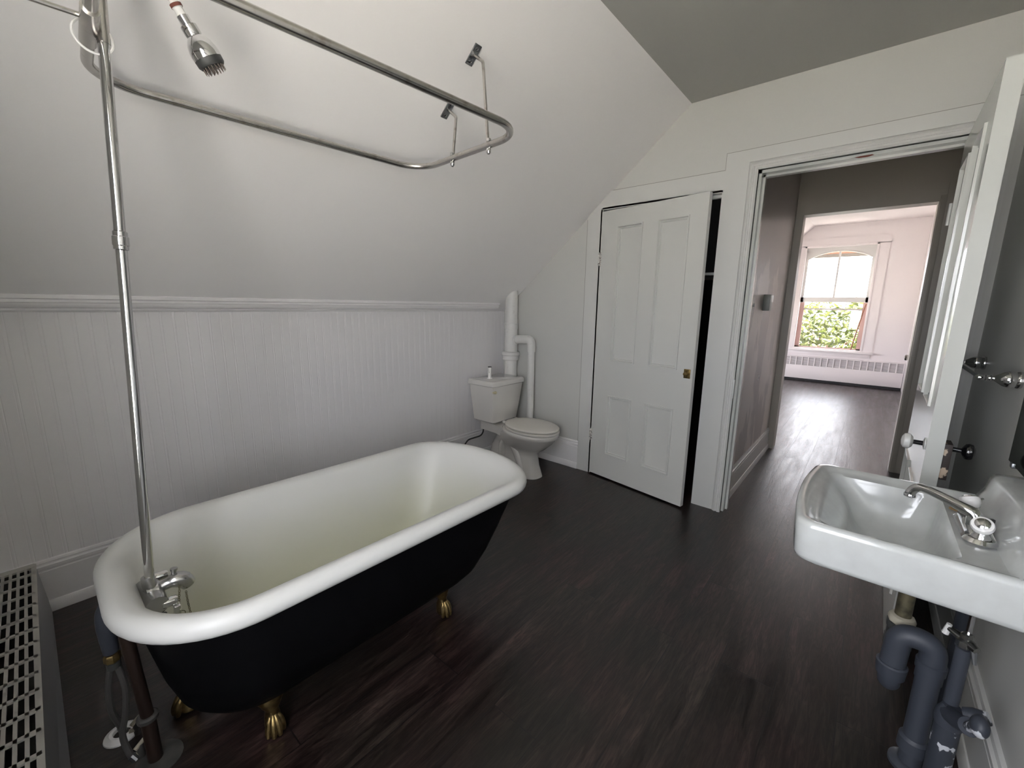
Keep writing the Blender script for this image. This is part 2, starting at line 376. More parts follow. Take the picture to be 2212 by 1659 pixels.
# wall with the doors: built of panels around the closet opening (y .805-1.625) and doorway (y -.25-.62)
CY0, CY1, CZ = 0.805, 1.625, 2.05
DY0, DY1, DZ = -0.25, 0.62, 2.142
wb = MB()
wb.prism([(YA+0.05, 0), (CY1, 0), (CY1, zs(CY1)), (YA+0.05, zs(YA+0.05))], 'x', XB, XB+0.12)
wb.box(XB, XB+0.12, CY0, YR, CZ, ZC).prism([(CY1, CZ), (YR, CZ), (YR, ZC), (CY1, zs(CY1))], 'x', XB, XB+0.12)
wb.box(XB, XB+0.12, DY1, CY0, 0, ZC).box(XB, XB+0.12, DY0, DY1, DZ, ZC).box(XB, XB+0.12, YC-0.1, DY0, 0, ZC)
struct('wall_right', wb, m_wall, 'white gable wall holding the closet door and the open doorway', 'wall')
struct('wall_front', MB().box(XD-0.2, XB+0.06, YC-0.12, YC, 0, ZC), m_wall, 'white wall behind the sink', 'wall')
wd = MB()
wd.box(XD-0.16, XD, YC-0.1, WY0, 0, ZC).box(XD-0.16, XD, WY0, WY1, 0, WZ0).box(XD-0.16, XD, WY0, WY1, WZ1, ZC)
wd.prism([(WY1, 0), (YA+0.05, 0), (YA+0.05, zs(YA+0.05)), (YR, ZC), (WY1, ZC)], 'x', XD-0.16, XD)
struct('wall_left', wd, m_wall, 'white wall with the bathroom window, outside the view', 'wall')
# bathroom window (behind the viewer; seen only in reflections)
t = thing('window_1', (XD-0.08, (WY0+WY1)/2, WZ0), 'white sash window of the bathroom', 'window', kind='structure')
f = MB(); ym = (WY0+WY1)/2; zm = (WZ0+WZ1)/2
for a, b in ((WY0, WY0+0.05), (WY1-0.05, WY1)): f.box(XD-0.12, XD-0.05, a, b, WZ0, WZ1)
f.box(XD-0.12, XD-0.05, WY0, WY1, WZ0, WZ0+0.06).box(XD-0.12, XD-0.05, WY0, WY1, WZ1-0.06, WZ1).box(XD-0.12, XD-0.05, WY0, WY1, zm-0.025, zm+0.025)
f.box(XD-0.10, XD-0.07, ym-0.015, ym+0.015, zm, WZ1)
obj('frame', f, m_trim, t); obj('pane', MB().box(XD-0.088, XD-0.084, WY0+0.04, WY1-0.04, WZ0+0.05, WZ1-0.05), m_glass, t)

# ---- chair rail, baseboards
rail = [(YA+0.02, 1.300), (YA+0.02, 1.366), (YA-0.082, 1.366), (YA-0.088, 1.362), (YA-0.088, 1.348), (YA-0.084, 1.345), (YA-0.078, 1.344), (YA-0.078, 1.333), (YA-0.073, 1.330), (YA-0.070, 1.318), (YA-0.062, 1.311), (YA-0.03, 1.308), (YA-0.03, 1.300)]
struct('trim_1', MB().prism(rail, 'x', XD, 2.795), m_trim2, 'white moulded cap rail along the top of the beadboard', 'trim')
bb = [(0, 0), (0.028, 0), (0.028, 0.030), (0.020, 0.048), (0.016, 0.050), (0.016, 0.186), (0.011, 0.189), (0.011, 0.194), (0.018, 0.198), (0.018, 0.212), (0.010, 0.216), (0.010, 0.222), (0.013, 0.226), (0.010, 0.235), (0, 0.237)]
struct('baseboard_back', MB().prism([(YA+0.02, -0.0)]+[(YA-d, z) for d, z in bb]+[(YA+0.02, 0.237)], 'x', XD, XB), m_trim2, 'tall white moulded baseboard under the beadboard wall', 'baseboard')
struct('baseboard_right', MB().prism([(XB+0.02, 0.0)]+[(XB-d, z) for d, z in bb]+[(XB+0.02, 0.237)], 'y', 1.745, YA), m_trim2, 'short white baseboard beside the toilet', 'baseboard')
struct('baseboard_front', MB().prism([(YC-0.02, 0.0)]+[(YC+d, z) for d, z in bb]+[(YC-0.02, 0.237)], 'x', XD, XB), m_trim, 'white baseboard below the sink', 'baseboard')

# ---- casings on the door wall
XC = XB-0.022
cz = [(1.745, 0), (CY1, 0), (CY1, CZ), (0.80, CZ), (0.80, 2.17), (YR+(ZC-2.17)/SL-0.005, 2.17), (1.745, zs(1.745)-0.005)]
t = struct('trim_2', MB().prism(cz, 'x', XC, XB+0.01), m_trim, 'flat white casing around the closet, cut by the slope', 'trim')
cz2 = [(0.80, 0), (DY1, 0), (DY1, DZ), (DY0, DZ), (DY0, 0), (DY0-0.12, 0), (DY0-0.12, 2.263), (0.80, 2.263)]
t = struct('trim_3', MB().prism(cz2, 'x', XC-0.003, XB+0.01), m_trim, 'wide white casing around the open doorway', 'trim')
ck = MB().box(XB-0.002, XB+0.001, 1.757, 1.7605, 0.237, zs(1.76)-0.01).box(XB-0.002, XB+0.001, 0.806, 1.56, 2.1755, 2.1790)  # dark strips stand in for the contact shadow along the casing edges
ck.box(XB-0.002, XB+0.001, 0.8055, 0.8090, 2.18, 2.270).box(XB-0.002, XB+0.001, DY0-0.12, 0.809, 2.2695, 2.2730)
obj('casing_shadow_line', ck, mat('painted_shadow_line', (0.30, 0.30, 0.275), 0.9), t, label='thin dark strip painted as the shadow along the casing edge')
mo = MB()
prof = [(0.000, 0.0), (0.000, 0.030), (0.008, 0.036), (0.018, 0.036), (0.022, 0.028), (0.027, 0.028), (0.034, 0.034), (0.044, 0.030), (0.052, 0.020), (0.056, 0.0)]   # (outward, proud)
rings = []
for (yy, zz, sy, sz) in ((DY1, 0.0, 1, 0), (DY1, DZ, 1, 1), (DY0, DZ, -1, 1), (DY0, 0.0, -1, 0)):
    rings.append([(XB-0.005-p, yy+sy*o, zz+sz*o) for o, p in prof])
mo.loft(rings)
obj('moulding', mo, m_trim, t)
# jamb linings of doorway and closet
ja = MB().box(XB-0.004, XB+0.13, DY1-0.015, DY1+0.002, 0, DZ).box(XB-0.004, XB+0.13, DY0-0.002, DY0+0.015, 0, DZ).box(XB-0.004, XB+0.13, DY0, DY1, DZ-0.016, DZ+0.002)
ja.box(XB+0.045, XB+0.075, DY1-0.027, DY1-0.01, 0, DZ-0.01).box(XB+0.045, XB+0.075, DY0+0.01, DY0+0.027, 0, DZ-0.01).box(XB+0.045, XB+0.075, DY0+0.01, DY1-0.01, DZ-0.028, DZ-0.01)
jt = struct('trim_4', ja, m_gloss, 'glossy white jamb lining of the doorway', 'trim')
cp = MB(); 
ch = [(0.20, 2.1265), (0.185, 2.1275), (0.165, 2.122), (0.13, 2.121), (0.105, 2.126), (0.115, 2.1305), (0.16, 2.1305)]
cp.prism(ch, 'x', XB-0.006, XB-0.003); obj('paint_chip', cp, m_rust, jt, label='bare brown chip in the head of the frame')
sp = MB().box(XB-0.037, XB-0.020, DY1-0.004, DY1+0.016, 0.785, 0.905, 0.003).box(XB-0.040, XB-0.034, DY1+0.002, DY1+0.012, 0.815, 0.875, 0.002)
obj('strike_plate', sp, m_trim, jt)
jc = MB().box(XB-0.022, XB+0.12, CY0-0.012, CY0+0.004, 0, CZ).box(XB-0.022, XB+0.12, CY1-0.002, CY1+0.012, 0, CZ).box(XB-0.022, XB+0.12, CY0, CY1, CZ-0.004, CZ+0.012)
jc.box(XB+0.03, XB+0.06, CY0, CY0+0.016, 0, CZ).box(XB+0.03, XB+0.06, CY0, CY1, CZ-0.02, CZ)
struct('trim_5', jc, m_trim, 'white jamb lining of the closet opening', 'trim')
# closet interior
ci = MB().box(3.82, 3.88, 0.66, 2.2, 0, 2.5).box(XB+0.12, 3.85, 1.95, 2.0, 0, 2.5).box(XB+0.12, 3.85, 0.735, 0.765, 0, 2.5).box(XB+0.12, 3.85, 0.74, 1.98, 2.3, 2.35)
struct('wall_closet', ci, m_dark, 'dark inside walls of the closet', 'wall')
obj('closet_shelf', MB().box(XB+0.35, 3.82, 0.765, 1.95, 1.58, 1.60), m_trim, None, 'pale shelf inside the dark closet, glimpsed through the gap', 'shelf')

# ------------------------------------------------------------------ panelled doors
def door(root, hinge, direction, W, H, T, panels, m, z0=0.012, side=1):
    """leaf in local (u along leaf, n thickness, z); hinge is the face corner; side = where thickness goes"""
    e = Vector((direction[0], direction[1], 0)).normalized(); nrm = Vector((-e.y, e.x, 0))*side
    Mx = Matrix(((e.x, nrm.x, 0, hinge[0]), (e.y, nrm.y, 0, hinge[1]), (0, 0, 1, z0), (0, 0, 0, 1)))
    us = sorted(set([p[0] for p in panels]+[p[1] for p in panels])); zz = sorted(set([p[2] for p in panels]+[p[3] for p in panels]))
    lf = MB()
    ug = [0.0]+us+[W]; zg = [0.0]+zz+[H]
    holes = {(round(p[0], 4), round(p[2], 4)) for p in panels}
    for (fn, s_) in ((0.0, 1), (T, -1)):
        vs = []; fs = []; nu = len(ug)
        for z_ in zg:
            for u_ in ug: vs.append(Mx @ Vector((u_, fn, z_)))
        for i in range(len(zg)-1):
            for j in range(nu-1):
                if (round(ug[j], 4), round(zg[i], 4)) in holes: continue
                fs.append([i*nu+j, i*nu+j+1, (i+1)*nu+j+1, (i+1)*nu+j])
        lf.add(vs, fs)
    def strip(u0, n0, z_0, u1, n1, z_1, quad): lf.add([Mx @ Vector(q) for q in quad], [[0, 1, 2, 3]])
    lf.add([Mx @ Vector(q) for q in ((0, 0, 0), (0, T, 0), (0, T, H), (0, 0, H))], [[0, 1, 2, 3]])
    lf.add([Mx @ Vector(q) for q in ((W, 0, 0), (W, T, 0), (W, T, H), (W, 0, H))], [[0, 1, 2, 3]])
    lf.add([Mx @ Vector(q) for q in ((0, 0, 0), (W, 0, 0), (W, T, 0), (0, T, 0))], [[0, 1, 2, 3]])
    lf.add([Mx @ Vector(q) for q in ((0, 0, H), (W, 0, H), (W, T, H), (0, T, H))], [[0, 1, 2, 3]])
    obj('leaf', lf, m, root, smooth=0)
    pr = [(0.0, 0.0), (0.001, -0.008), (0.008, -0.009), (0.011, 0.0), (0.013, 0.006), (0.020, 0.004), (0.023, 0.012), (0.030, 0.0145)]   # (inward, depth)
    for (u0, u1, z_0, z_1) in panels:
        pm = MB()
        for (fn, s_) in ((0.0, 1), (T, -1)):
            rings = []
            for (i_, d) in pr:
                n_ = fn+s_*d
                rings.append([Mx @ Vector(q) for q in ((u0+i_, n_, z_0+i_), (u1-i_, n_, z_0+i_), (u1-i_, n_, z_1-i_), (u0+i_, n_, z_1-i_))])
            pm.loft(rings, False, True)
        obj('panel', pm, m, root, smooth=25)
    return Mx

PANELS = [(0.145, 0.353, 0.19, 0.665), (0.466, 0.684, 0.19, 0.665), (0.145, 0.353, 0.93, 1.905), (0.466, 0.684, 0.93, 1.905)]
# closet door, ajar
cd = thing('door_1', (2.925, 1.615, 0), 'white four-panel closet door standing ajar', 'door', kind='structure')
hx, hy = 2.922, 1.6226
dv = Vector((2.792-hx, 0.838-hy))
Mc = door(cd, (hx, hy), dv, 0.795, 2.02, 0.034, PANELS, m_door, 0.012, side=1)
kn = MB()
p0 = Mc @ Vector((0.757, 0.0, 0.915)); nn = (Mc.to_3x3() @ Vector((0, -1, 0)))
km = Mc.copy()
kn.obox(Mc, 0.735, 0.779, -0.004, 0.002, 0.885, 0.945, 0.002)
knob = obj('knob', kn, m_brass, cd, label='small square brass knob plate with round button')
obj('button', MB().lathe([(0.004, 0), (0.006, 0.012), (0.013, 0.016), (0.015, 0.022), (0.012, 0.029), (0.002, 0.031)], p0+nn*0.003, nn, 20), m_brass, knob)
for zc in (1.685, 0.325):
    h = MB()
    for k in range(3):
        h.lathe([(0.0065, 0), (0.0065, 0.030)], Mc @ Vector((-0.004, -0.006, zc-0.05+k*0.033)), (0, 0, 1), 10)
    h.obox(Mc, -0.002, 0.012, -0.002, 0.004, zc-0.05, zc+0.048)
    obj('hinge', h, m_concrete, cd)

# bathroom door, swung wide open into the room
bd = thing('door_2', (2.93, -0.23, 0), 'glossy white bathroom door swung open beside the sink, seen edge-on', 'door', kind='structure')
P2 = [(0.14, 0.385, 0.20, 0.68), (0.50, 0.745, 0.20, 0.68), (0.14, 0.385, 0.99, 1.96), (0.50, 0.745, 0.99, 1.96)]
Mb = door(bd, (2.928, -0.214), (2.047-2.928, -0.203+0.214), 0.882, 2.095, 0.045, P2, m_gloss, 0.010, side=1)
# faces: n=0 faces the hall side (+y), n=T faces the sink wall
def bdp(u, n, z): return Mb @ Vector((u, n, z))
nb = Mb.to_3x3() @ Vector((0, -1, 0))
wk = MB()
wk.lathe([(0.022, 0.0), (0.022, 0.003), (0.012, 0.006)], bdp(0.825, 0, 0.865), nb, 20)
k1 = obj('knob_rose', wk, m_trim, bd)
obj('shank', MB().lathe([(0.0085, 0.004), (0.0085, 0.034)], bdp(0.825, 0, 0.865), nb, 16), m_blackknob, bd, label='black knob shank')
obj('knob', MB().lathe([(0.008, 0.032), (0.018, 0.034), (0.0275, 0.042), (0.029, 0.049), (0.026, 0.058), (0.015, 0.064), (0.002, 0.066)], bdp(0.825, 0, 0.865), nb, 28), m_whiteknob, bd, label='white china knob')
lock = MB().obox(Mb, 0.800, 0.872, 0.0445, 0.066, 0.755, 0.885, 0.001)
obj('lock_plate', lock, m_plate, bd, label='rusty lock plate with flaking paint')
n2 = -nb
bk = MB().lathe([(0.010, 0.0), (0.0085, 0.004), (0.0085, 0.030), (0.015, 0.033), (0.026, 0.040), (0.0285, 0.048), (0.026, 0.057), (0.015, 0.063), (0.002, 0.065)], bdp(0.825, 0.062, 0.860), n2, 28)
obj('knob', bk, m_blackknob, bd, label='black knob')
for zc in (1.75, 0.30):
    obj('hinge', MB().lathe([(0.007, 0), (0.007, 0.10)], (2.934, -0.208, zc), (0, 0, 1), 10), m_trim, bd)

# ------------------------------------------------------------------ hall
hl = MB().box(XH0-0.001, XF0, YH, YH+0.10, 0, 2.75)
struct('wall_hall_left', hl, m_patch, 'hall side wall with grey and beige plaster patches', 'wall')
OY0, OY1, OZ = -0.27, 0.602, 2.183
hf = MB().prism([(YH+0.05, 0), (OY1, 0), (OY1, OZ), (OY0, OZ), (OY0, 0), (-3.0, 0), (-3.0, 2.75), (YH+0.05, 2.75)], 'x', XH1, XF0)
struct('wall_hall_back', hf, m_hall, 'dim hall wall around the opening to the bedroom', 'wall')
struct('wall_hall_front', MB().box(XH0-0.0, XH0+0.01, -3.0, DY0-0.02, 0, 2.75).box(XH0, XH0+0.01, DY0-0.02, YH, DZ, 2.75), m_hall, 'hall side of the bathroom wall', 'wall')
struct('wall_hall_end', MB().box(XH0-0.05, XF0, -3.1, -3.0, 0, 2.75), m_hall, 'far end wall of the hall', 'wall')
struct('ceiling_hall', MB().box(XH0-0.02, XF0, -3.1, YH+0.1, 2.66, 2.78), m_ceil, 'hall ceiling', 'ceiling')
struct('baseboard_hall', MB().prism([(YH+0.02, 0.0)]+[(YH-d, z*0.86) for d, z in bb]+[(YH+0.02, 0.2)], 'x', XH0+0.06, XH1), m_trim, 'white baseboard along the hall side wall', 'baseboard')
# casing of the bedroom opening
oc = MB().box(XH1-0.018, XH1+0.005, OY0-0.035, OY0, 0, OZ+0.03, 0.002)
oc.box(XH1-0.012, XH1+0.005, OY0-0.12, OY0-0.035, 0, OZ+0.12)
oc.box(XH1-0.012, XF0+0.01, OY1-0.012, YH-0.001, 0, OZ).box(XH1-0.006, XF0+0.01, OY0-0.01, OY0+0.006, 0, OZ).box(XH1-0.006, XF0+0.01, OY0, OY1, OZ-0.012, OZ+0.002)
struct('trim_6', oc, m_hall, 'plain casing around the opening to the bedroom', 'trim')
# hall things
sw = thing('light_switch', (3.315, YH, 1.375), 'white light switch plate on the hall wall beside the doorway', 'light switch')
obj('plate', MB().box(3.275, 3.350, YH-0.007, YH, 1.315, 1.435, 0.002), m_plastic, sw)
obj('toggle', MB().box(3.306, 3.318, YH-0.020, YH-0.004, 1.362, 1.385, 0.002), m_plastic, sw)
th = thing('thermostat', (3.74, YH, 1.39), 'small grey box thermostat on the hall wall', 'thermostat')
obj('case', MB().box(3.68, 3.775, YH-0.045, YH, 1.335, 1.455, 0.003), mat('thermostat_grey', (0.17, 0.18, 0.165), 0.4), th)
obj('dial_cover', MB().box(3.695, 3.778, YH-0.050, YH-0.044, 1.40, 1.450, 0.001), m_plastic, th, label='white cover panel')
obj('set_lever', MB().box(3.775, 3.782, YH-0.035, YH-0.015, 1.345, 1.375, 0.001), m_plastic, th)
cap = thing('round_wall_plug', (3.85, YH, 0.80), 'small round white cap on the patched hall wall', 'wall plug')
obj('disc', MB().lathe([(0.026, 0), (0.026, 0.004), (0.006, 0.006)], (3.85, YH, 0.80), (0, -1, 0), 20), m_plastic, cap)
obj('screw', MB().lathe([(0.006, 0.004), (0.005, 0.009)], (3.85, YH, 0.80), (0, -1, 0), 10), m_zinc, cap)

# ------------------------------------------------------------------ bedroom
BY0, BY1 = -0.52, 2.55; BZ = 2.85
WN0, WN1, WB0, WB1 = 0.10, 1.12, 0.63, 2.47
wf = MB().box(XF1, XF1+0.18, BY0-0.2, WN0, 0, BZ+0.1).box(XF1, XF1+0.18, WN1, BY1+0.3, 0, BZ+0.1).box(XF1, XF1+0.18, WN0, WN1, 0, WB0).box(XF1, XF1+0.18, WN0, WN1, WB1, BZ+0.1)
struct('wall_bedroom_back', wf, m_bed, 'pale pink bedroom wall with the arched window', 'wall')
struct('wall_bedroom_right', MB().box(XF0, XF1+0.1, BY0-0.1, BY0, 0, BZ+0.1), m_bed, 'pale bedroom side wall on the right', 'wall')
struct('wall_bedroom_left', MB().box(XF0, 6.2, BY1, BY1+0.1, 0, 2.0).box(8.6, XF1+0.1, BY1, BY1+0.1, 0, 2.0).box(6.2, 8.6, BY1, BY1+0.1, 0, 0.35), m_bed, 'bedroom knee wall hidden on the left', 'wall')  # wide unseen opening added in this wall to light the bedroom
struct('wall_bedroom_front', MB().box(XF0, XF0+0.01, OY1, BY1+0.1, 0, BZ).box(XF0, XF0+0.01, BY0, OY0, 0, BZ).box(XF0, XF0+0.01, OY0, OY1, OZ, BZ), m_bed, 'bedroom side of the hall wall', 'wall')
cb = MB().prism([(BY0-0.1, BZ), (1.04, BZ), (BY1+0.1, BZ-0.97*(BY1+0.1-1.04)), (BY1+0.1, BZ+0.15), (BY0-0.1, BZ+0.15)], 'x', XF0, XF1+0.1)
struct('ceiling_bedroom', cb, m_bed, 'bedroom ceiling with a slope on the left', 'ceiling')
win = thing('window_2', (XF1, 0.61, WB0), 'bedroom sash window with an arched upper sash, lower part open', 'window', kind='structure')
XW = XF1
cs = MB()
cs.box(XW-0.018, XW+0.002, WN0-0.155, WN0-0.02, WB0-0.02, WB1+0.03).box(XW-0.018, XW+0.002, WN1+0.02, WN1+0.16, WB0-0.02, WB1+0.03)
cs.box(XW-0.018, XW+0.002, WN0-0.155, WN1+0.16, WB1+0.02, WB1+0.15)
cs.box(XW-0.030, XW, WN0-0.02, WN0+0.012, WB0, WB1+0.03, 0.004).box(XW-0.030, XW, WN1-0.012, WN1+0.02, WB0, WB1+0.03, 0.004).box(XW-0.030, XW, WN0-0.02, WN1+0.02, WB1-0.005, WB1+0.035, 0.004)
obj('casing', cs, m_bed, win)
obj('sill', MB().box(XW-0.075, XW+0.03, WN0-0.17, WN1+0.17, WB0-0.055, WB0-0.02, 0.006).box(XW-0.02, XW, WN0-0.14, WN1+0.14, WB0-0.12, WB0-0.055, 0.003), m_bed, win)
us_ = MB(); A0, A1 = WN0+0.05, WN1-0.05
us_.box(XW+0.05, XW+0.085, WN0, A0, 1.48, WB1).box(XW+0.05, XW+0.085, A1, WN1, 1.48, WB1).box(XW+0.05, XW+0.085, WN0, WN1, 1.485, 1.578, 0.003)
arc = [(A1, WB1), (A0, WB1)]
for k in range(17):
    a = k/16; arc.append((A0+(A1-A0)*a, 2.27+0.13*sin(pi*a)**0.8))
us_.prism(arc, 'x', XW+0.05, XW+0.085)
ring_a = [Vector((XW+0.047, A0+(A1-A0)*k/16, 2.27+0.13*sin(pi*k/16)**0.8)) for k in range(17)]
us_.tube(ring_a, 0.012, 6)
us_.box(XW+0.055, XW+0.08, (A0+A1)/2-0.015, (A0+A1)/2+0.015, 1.578, 2.41)
obj('upper_sash', us_, m_trim, win)
obj('pane', MB().box(XW+0.066, XW+0.069, A0, A1, 1.57, 2.42), m_glass, win)
st = MB().box(XW+0.11, XW+0.14, WN0, WN0+0.075, WB0, 1.49).box(XW+0.11, XW+0.14, WN1-0.075, WN1, WB0, 1.49).box(XW+0.11, XW+0.14, WN0, WN1, WB0-0.0, WB0+0.02)
obj('storm_frame', st, m_trimdark, win, label='faded reddish storm frame')
obj('storm_rail', MB().box(XW+0.11, XW+0.14, WN0+0.07, WN1-0.07, 1.345, 1.375), mat('storm_rail_paint', (0.5, 0.47, 0.45), 0.6), win)
obj('storm_pane', MB().box(XW+0.124, XW+0.126, WN0+0.07, WN1-0.07, WB0+0.02, 1.35), m_glass, win)
obj('jamb', MB().box(XW, XW+0.17, WN0-0.012, WN0+0.004, WB0, WB1).box(XW, XW+0.17, WN1-0.004, WN1+0.012, WB0, WB1), m_trim, win)
obj('prop_stick', MB().tube([(XW+0.02, 0.245, 0.64), (XW+0.03, 0.135, 1.46)], 0.010, 8), m_stick, None, 'thin brown stick propped in the open bedroom window', 'stick')
# bedroom hydronic radiator
rad = thing('baseboard_radiator', (XF1-0.06, 0.4, 0), 'long white baseboard radiator under the bedroom window', 'radiator')
RX = XF1-0.085
rb = MB().box(RX, XF1-0.002, BY0+0.005, 2.4, 0.045, 0.30, 0.004).box(RX, XF1-0.002, BY0+0.005, 2.4, 0.452, 0.470, 0.003).box(RX+0.03, XF1-0.002, BY0+0.005, 2.4, 0.30, 0.452)
obj('cover', rb, m_bed, rad)
n_gr = 30; pitch_ = (2.4-BY0)/n_gr
gr = MB()
for k in range(n_gr+1):
    yy = BY0+0.012+k*pitch_*0.99
    gr.box(RX, RX+0.02, yy-0.008, yy+0.008, 0.295, 0.456)
for k in range(7):
    zz_ = 0.315+k*0.02; gr.box(RX+0.008, RX+0.03, BY0+0.01, 2.39, zz_-0.004, zz_+0.004)
obj('grille', gr, m_bed, rad, smooth=0)
obj('fins', MB().box(RX+0.018, RX+0.032, BY0+0.01, 2.39, 0.30, 0.452), mat('radiator_fins', (0.30, 0.285, 0.29), 0.6), rad, label='grey fins behind the grille')
obj('toe_shade', MB().box(RX+0.02, XF1-0.002, BY0+0.01, 2.38, 0.0, 0.05), m_radin_and_shade, rad, label='dark block painted as the shade under the cover')  # solid dark block puts the shade below the cover into colour
# bedroom door glimpsed behind the opening
dr = thing('door_3', (4.84, -0.30, 0), 'white bedroom door opened flat, only its knob showing', 'door', kind='structure')
door(dr, (4.83, -0.315), (0.83, -0.05), 0.80, 2.02, 0.035, [(0.12, 0.68, 0.2, 0.9), (0.12, 0.68, 1.05, 1.85)], m_trim, 0.012, side=-1)
obj('knob', MB().lathe([(0.022, 0), (0.020, 0.004), (0.009, 0.006), (0.009, 0.048), (0.022, 0.053), (0.029, 0.064), (0.025, 0.078), (0.003, 0.083)], (5.57, -0.360, 0.905), (0.06, 1, 0), 24), m_nickel, dr)

# ------------------------------------------------------------------ outside
struct('ground', MB().box(-40, 60, -50, 50, -3.3, -3.1), m_bounce_ground, 'pale ground added outside to bounce light into the house', 'ground')
pe = thing('porch_eave', (11.4, 0.6, 2.44), 'orange-brown porch eave with cream edge outside the bedroom window', 'eave')
obj('soffit', MB().box(10.05, 11.42, -2, 4, 2.508, 2.56), m_soffit, pe)
obj('fascia', MB().box(11.42, 11.46, -2, 4, 2.44, 2.62), m_fascia, pe)
def tree(loc, h, rx, ry, nleaf, lo, label, lsize=0.085, seed=1):
    rnd = random.Random(seed)
    t = thing('tree', loc, label, 'tree'); L0 = Vector(loc)
    tops = []
    obj('trunk', MB().tube(smooth_pts([L0, L0+Vector((0.1, 0.05, h*0.35)), L0+Vector((-0.05, 0.1, h*0.75))]), [0.12-0.007*i for i in range(13)], 10), m_bark, t)
    for k in range(16):
        a = rnd.uniform(0, 2*pi); z0 = rnd.uniform(lo-0.1, 0.75)*h
        p0 = L0+Vector((0.02, 0.08, z0)); p2 = L0+Vector((rx*cos(a)*0.85, ry*sin(a)*0.85, min(h, z0+rnd.uniform(0.1, 0.3)*h)))
        pm = (p0+p2)/2+Vector((rnd.uniform(-.15, .15), rnd.uniform(-.15, .15), 0.12))
        obj('branch', MB().tube(smooth_pts([p0, pm, p2], 4), [0.035-0.0034*i for i in range(9)], 6), m_bark, t)
    lf = MB()
    for k in range(nleaf):
        while True:
            q = Vector((rnd.uniform(-1, 1), rnd.uniform(-1, 1), rnd.uniform(-1, 1)))
            if q.length < 1: break
        c = L0+Vector((q.x*rx, q.y*ry, h*(lo+1)/2+q.z*h*(1-lo)/2))
        a = Vector((rnd.uniform(-1, 1), rnd.uniform(-1, 1), rnd.uniform(-.7, .7))).normalized(); b_ = a.orthogonal().normalized()
        b_ = (Matrix.Rotation(rnd.uniform(0, 6.28), 3, a) @ b_); s_ = lsize*rnd.uniform(.6, 1.2); n_ = a.cross(b_)
        lf.add([c-a*s_, c+b_*s_*.42+n_*s_*.12, c+a*s_, c-b_*s_*.42+n_*s_*.12], [[0, 1, 2, 3]])
    obj('foliage', lf, m_leaf, t, smooth=0)
tree((13.4, 0.7, -3.1), 4.75, 1.7, 2.6, 9000, 0.22, 'yellow-green leafy tree filling the lower bedroom window', 0.10, 3)
tree((19.0, -2.6, -3.1), 4.6, 2.0, 2.2, 3500, 0.2, 'second green tree behind the leafy one outside', 0.13, 5)

# ------------------------------------------------------------------ bathtub
TH = -0.0215; TCX, TCY = (0.083+1.52)/2, (1.10+1.82)/2
def rr(xl, xr, yn, yf, rl, ae, z, n=14):
    b = (yf-yn)/2; ym_ = (yf+yn)/2; P = []
    rl = min(rl, b*0.98)
    for k in range(2*n+1):
        a = -pi/2+pi*k/(2*n); P.append((xr-ae+ae*cos(a), ym_+b*sin(a)))
    for k in range(1, 12): P.append((xr-ae+(xl+rl-xr+ae)*k/12, yf))
    for k in range(n+1):
        a = pi/2*k/n; P.append((xl+rl-rl*sin(a), yf-rl+rl*cos(a)))
    for k in range(1, 5): P.append((xl, yf-rl+(yn+rl-yf+rl)*k/5))
    for k in range(n+1):
        a = pi/2*k/n; P.append((xl+rl-rl*cos(a), yn+rl-rl*sin(a)))
    for k in range(1, 12): P.append((xl+rl+(xr-ae-xl-rl)*k/12, yn))
    out = []
    for px, py in P:
        dx, dy = px-TCX, py-TCY
        out.append(Vector((TCX+dx*cos(TH)-dy*sin(TH), TCY+dx*sin(TH)+dy*cos(TH), z)))
    return out
def rim(o, z):  # offset of the rim centre line
    return rr(0.083-o, 1.52+o, 1.10-o, 1.82+o, 0.258+o, 0.212+o*0.9, z)
tub = thing('bathtub', (TCX, TCY, 0), 'black clawfoot bathtub with white enamel inside and brass feet', 'bathtub')
sh = MB(); 
sh.loft([rr(0.34, 1.08, 1.36, 1.56, 0.09, 0.1, 0.125), rr(0.26, 1.20, 1.29, 1.63, 0.14, 0.14, 0.130), rr(0.205, 1.27, 1.235, 1.68, 0.19, 0.18, 0.155), rr(0.175, 1.325, 1.20, 1.715, 0.21, 0.2, 0.20),
         rr(0.15, 1.375, 1.165, 1.75, 0.23, 0.21, 0.29), rr(0.128, 1.425, 1.135, 1.78, 0.25, 0.215, 0.40), rr(0.108, 1.475, 1.112, 1.805, 0.25, 0.215, 0.51), rim(-0.012, 0.556)], True, False)
obj('shell', sh, m_black, tub, label='black painted outside of the tub')
en = MB(); R_ = 0.032
prof_r = [(-0.013, 0.553), (0.006, 0.541)]
for k in range(9):
    a = -pi/2+0.5+(pi-0.5)*k/8; prof_r.append((R_*cos(a), 0.57+R_*sin(a)))
rings = [rim(o, z) for o, z in prof_r]
rings += [rim(-0.018, 0.598), rim(-0.034, 0.585), rim(-0.046, 0.560), 
          rr(0.142, 1.450, 1.160, 1.760, 0.225, 0.20, 0.50), rr(0.160, 1.395, 1.185, 1.735, 0.215, 0.20, 0.40), rr(0.182, 1.340, 1.215, 1.705, 0.20, 0.19, 0.29),
          rr(0.215, 1.285, 1.25, 1.67, 0.18, 0.18, 0.205), rr(0.265, 1.215, 1.30, 1.62, 0.14, 0.15, 0.168), rr(0.36, 1.08, 1.38, 1.54, 0.07, 0.08, 0.157)]
en.loft(rings, False, True)
obj('basin', en, m_enamel, tub, label='white enamel basin with rolled rim, yellowed inside')
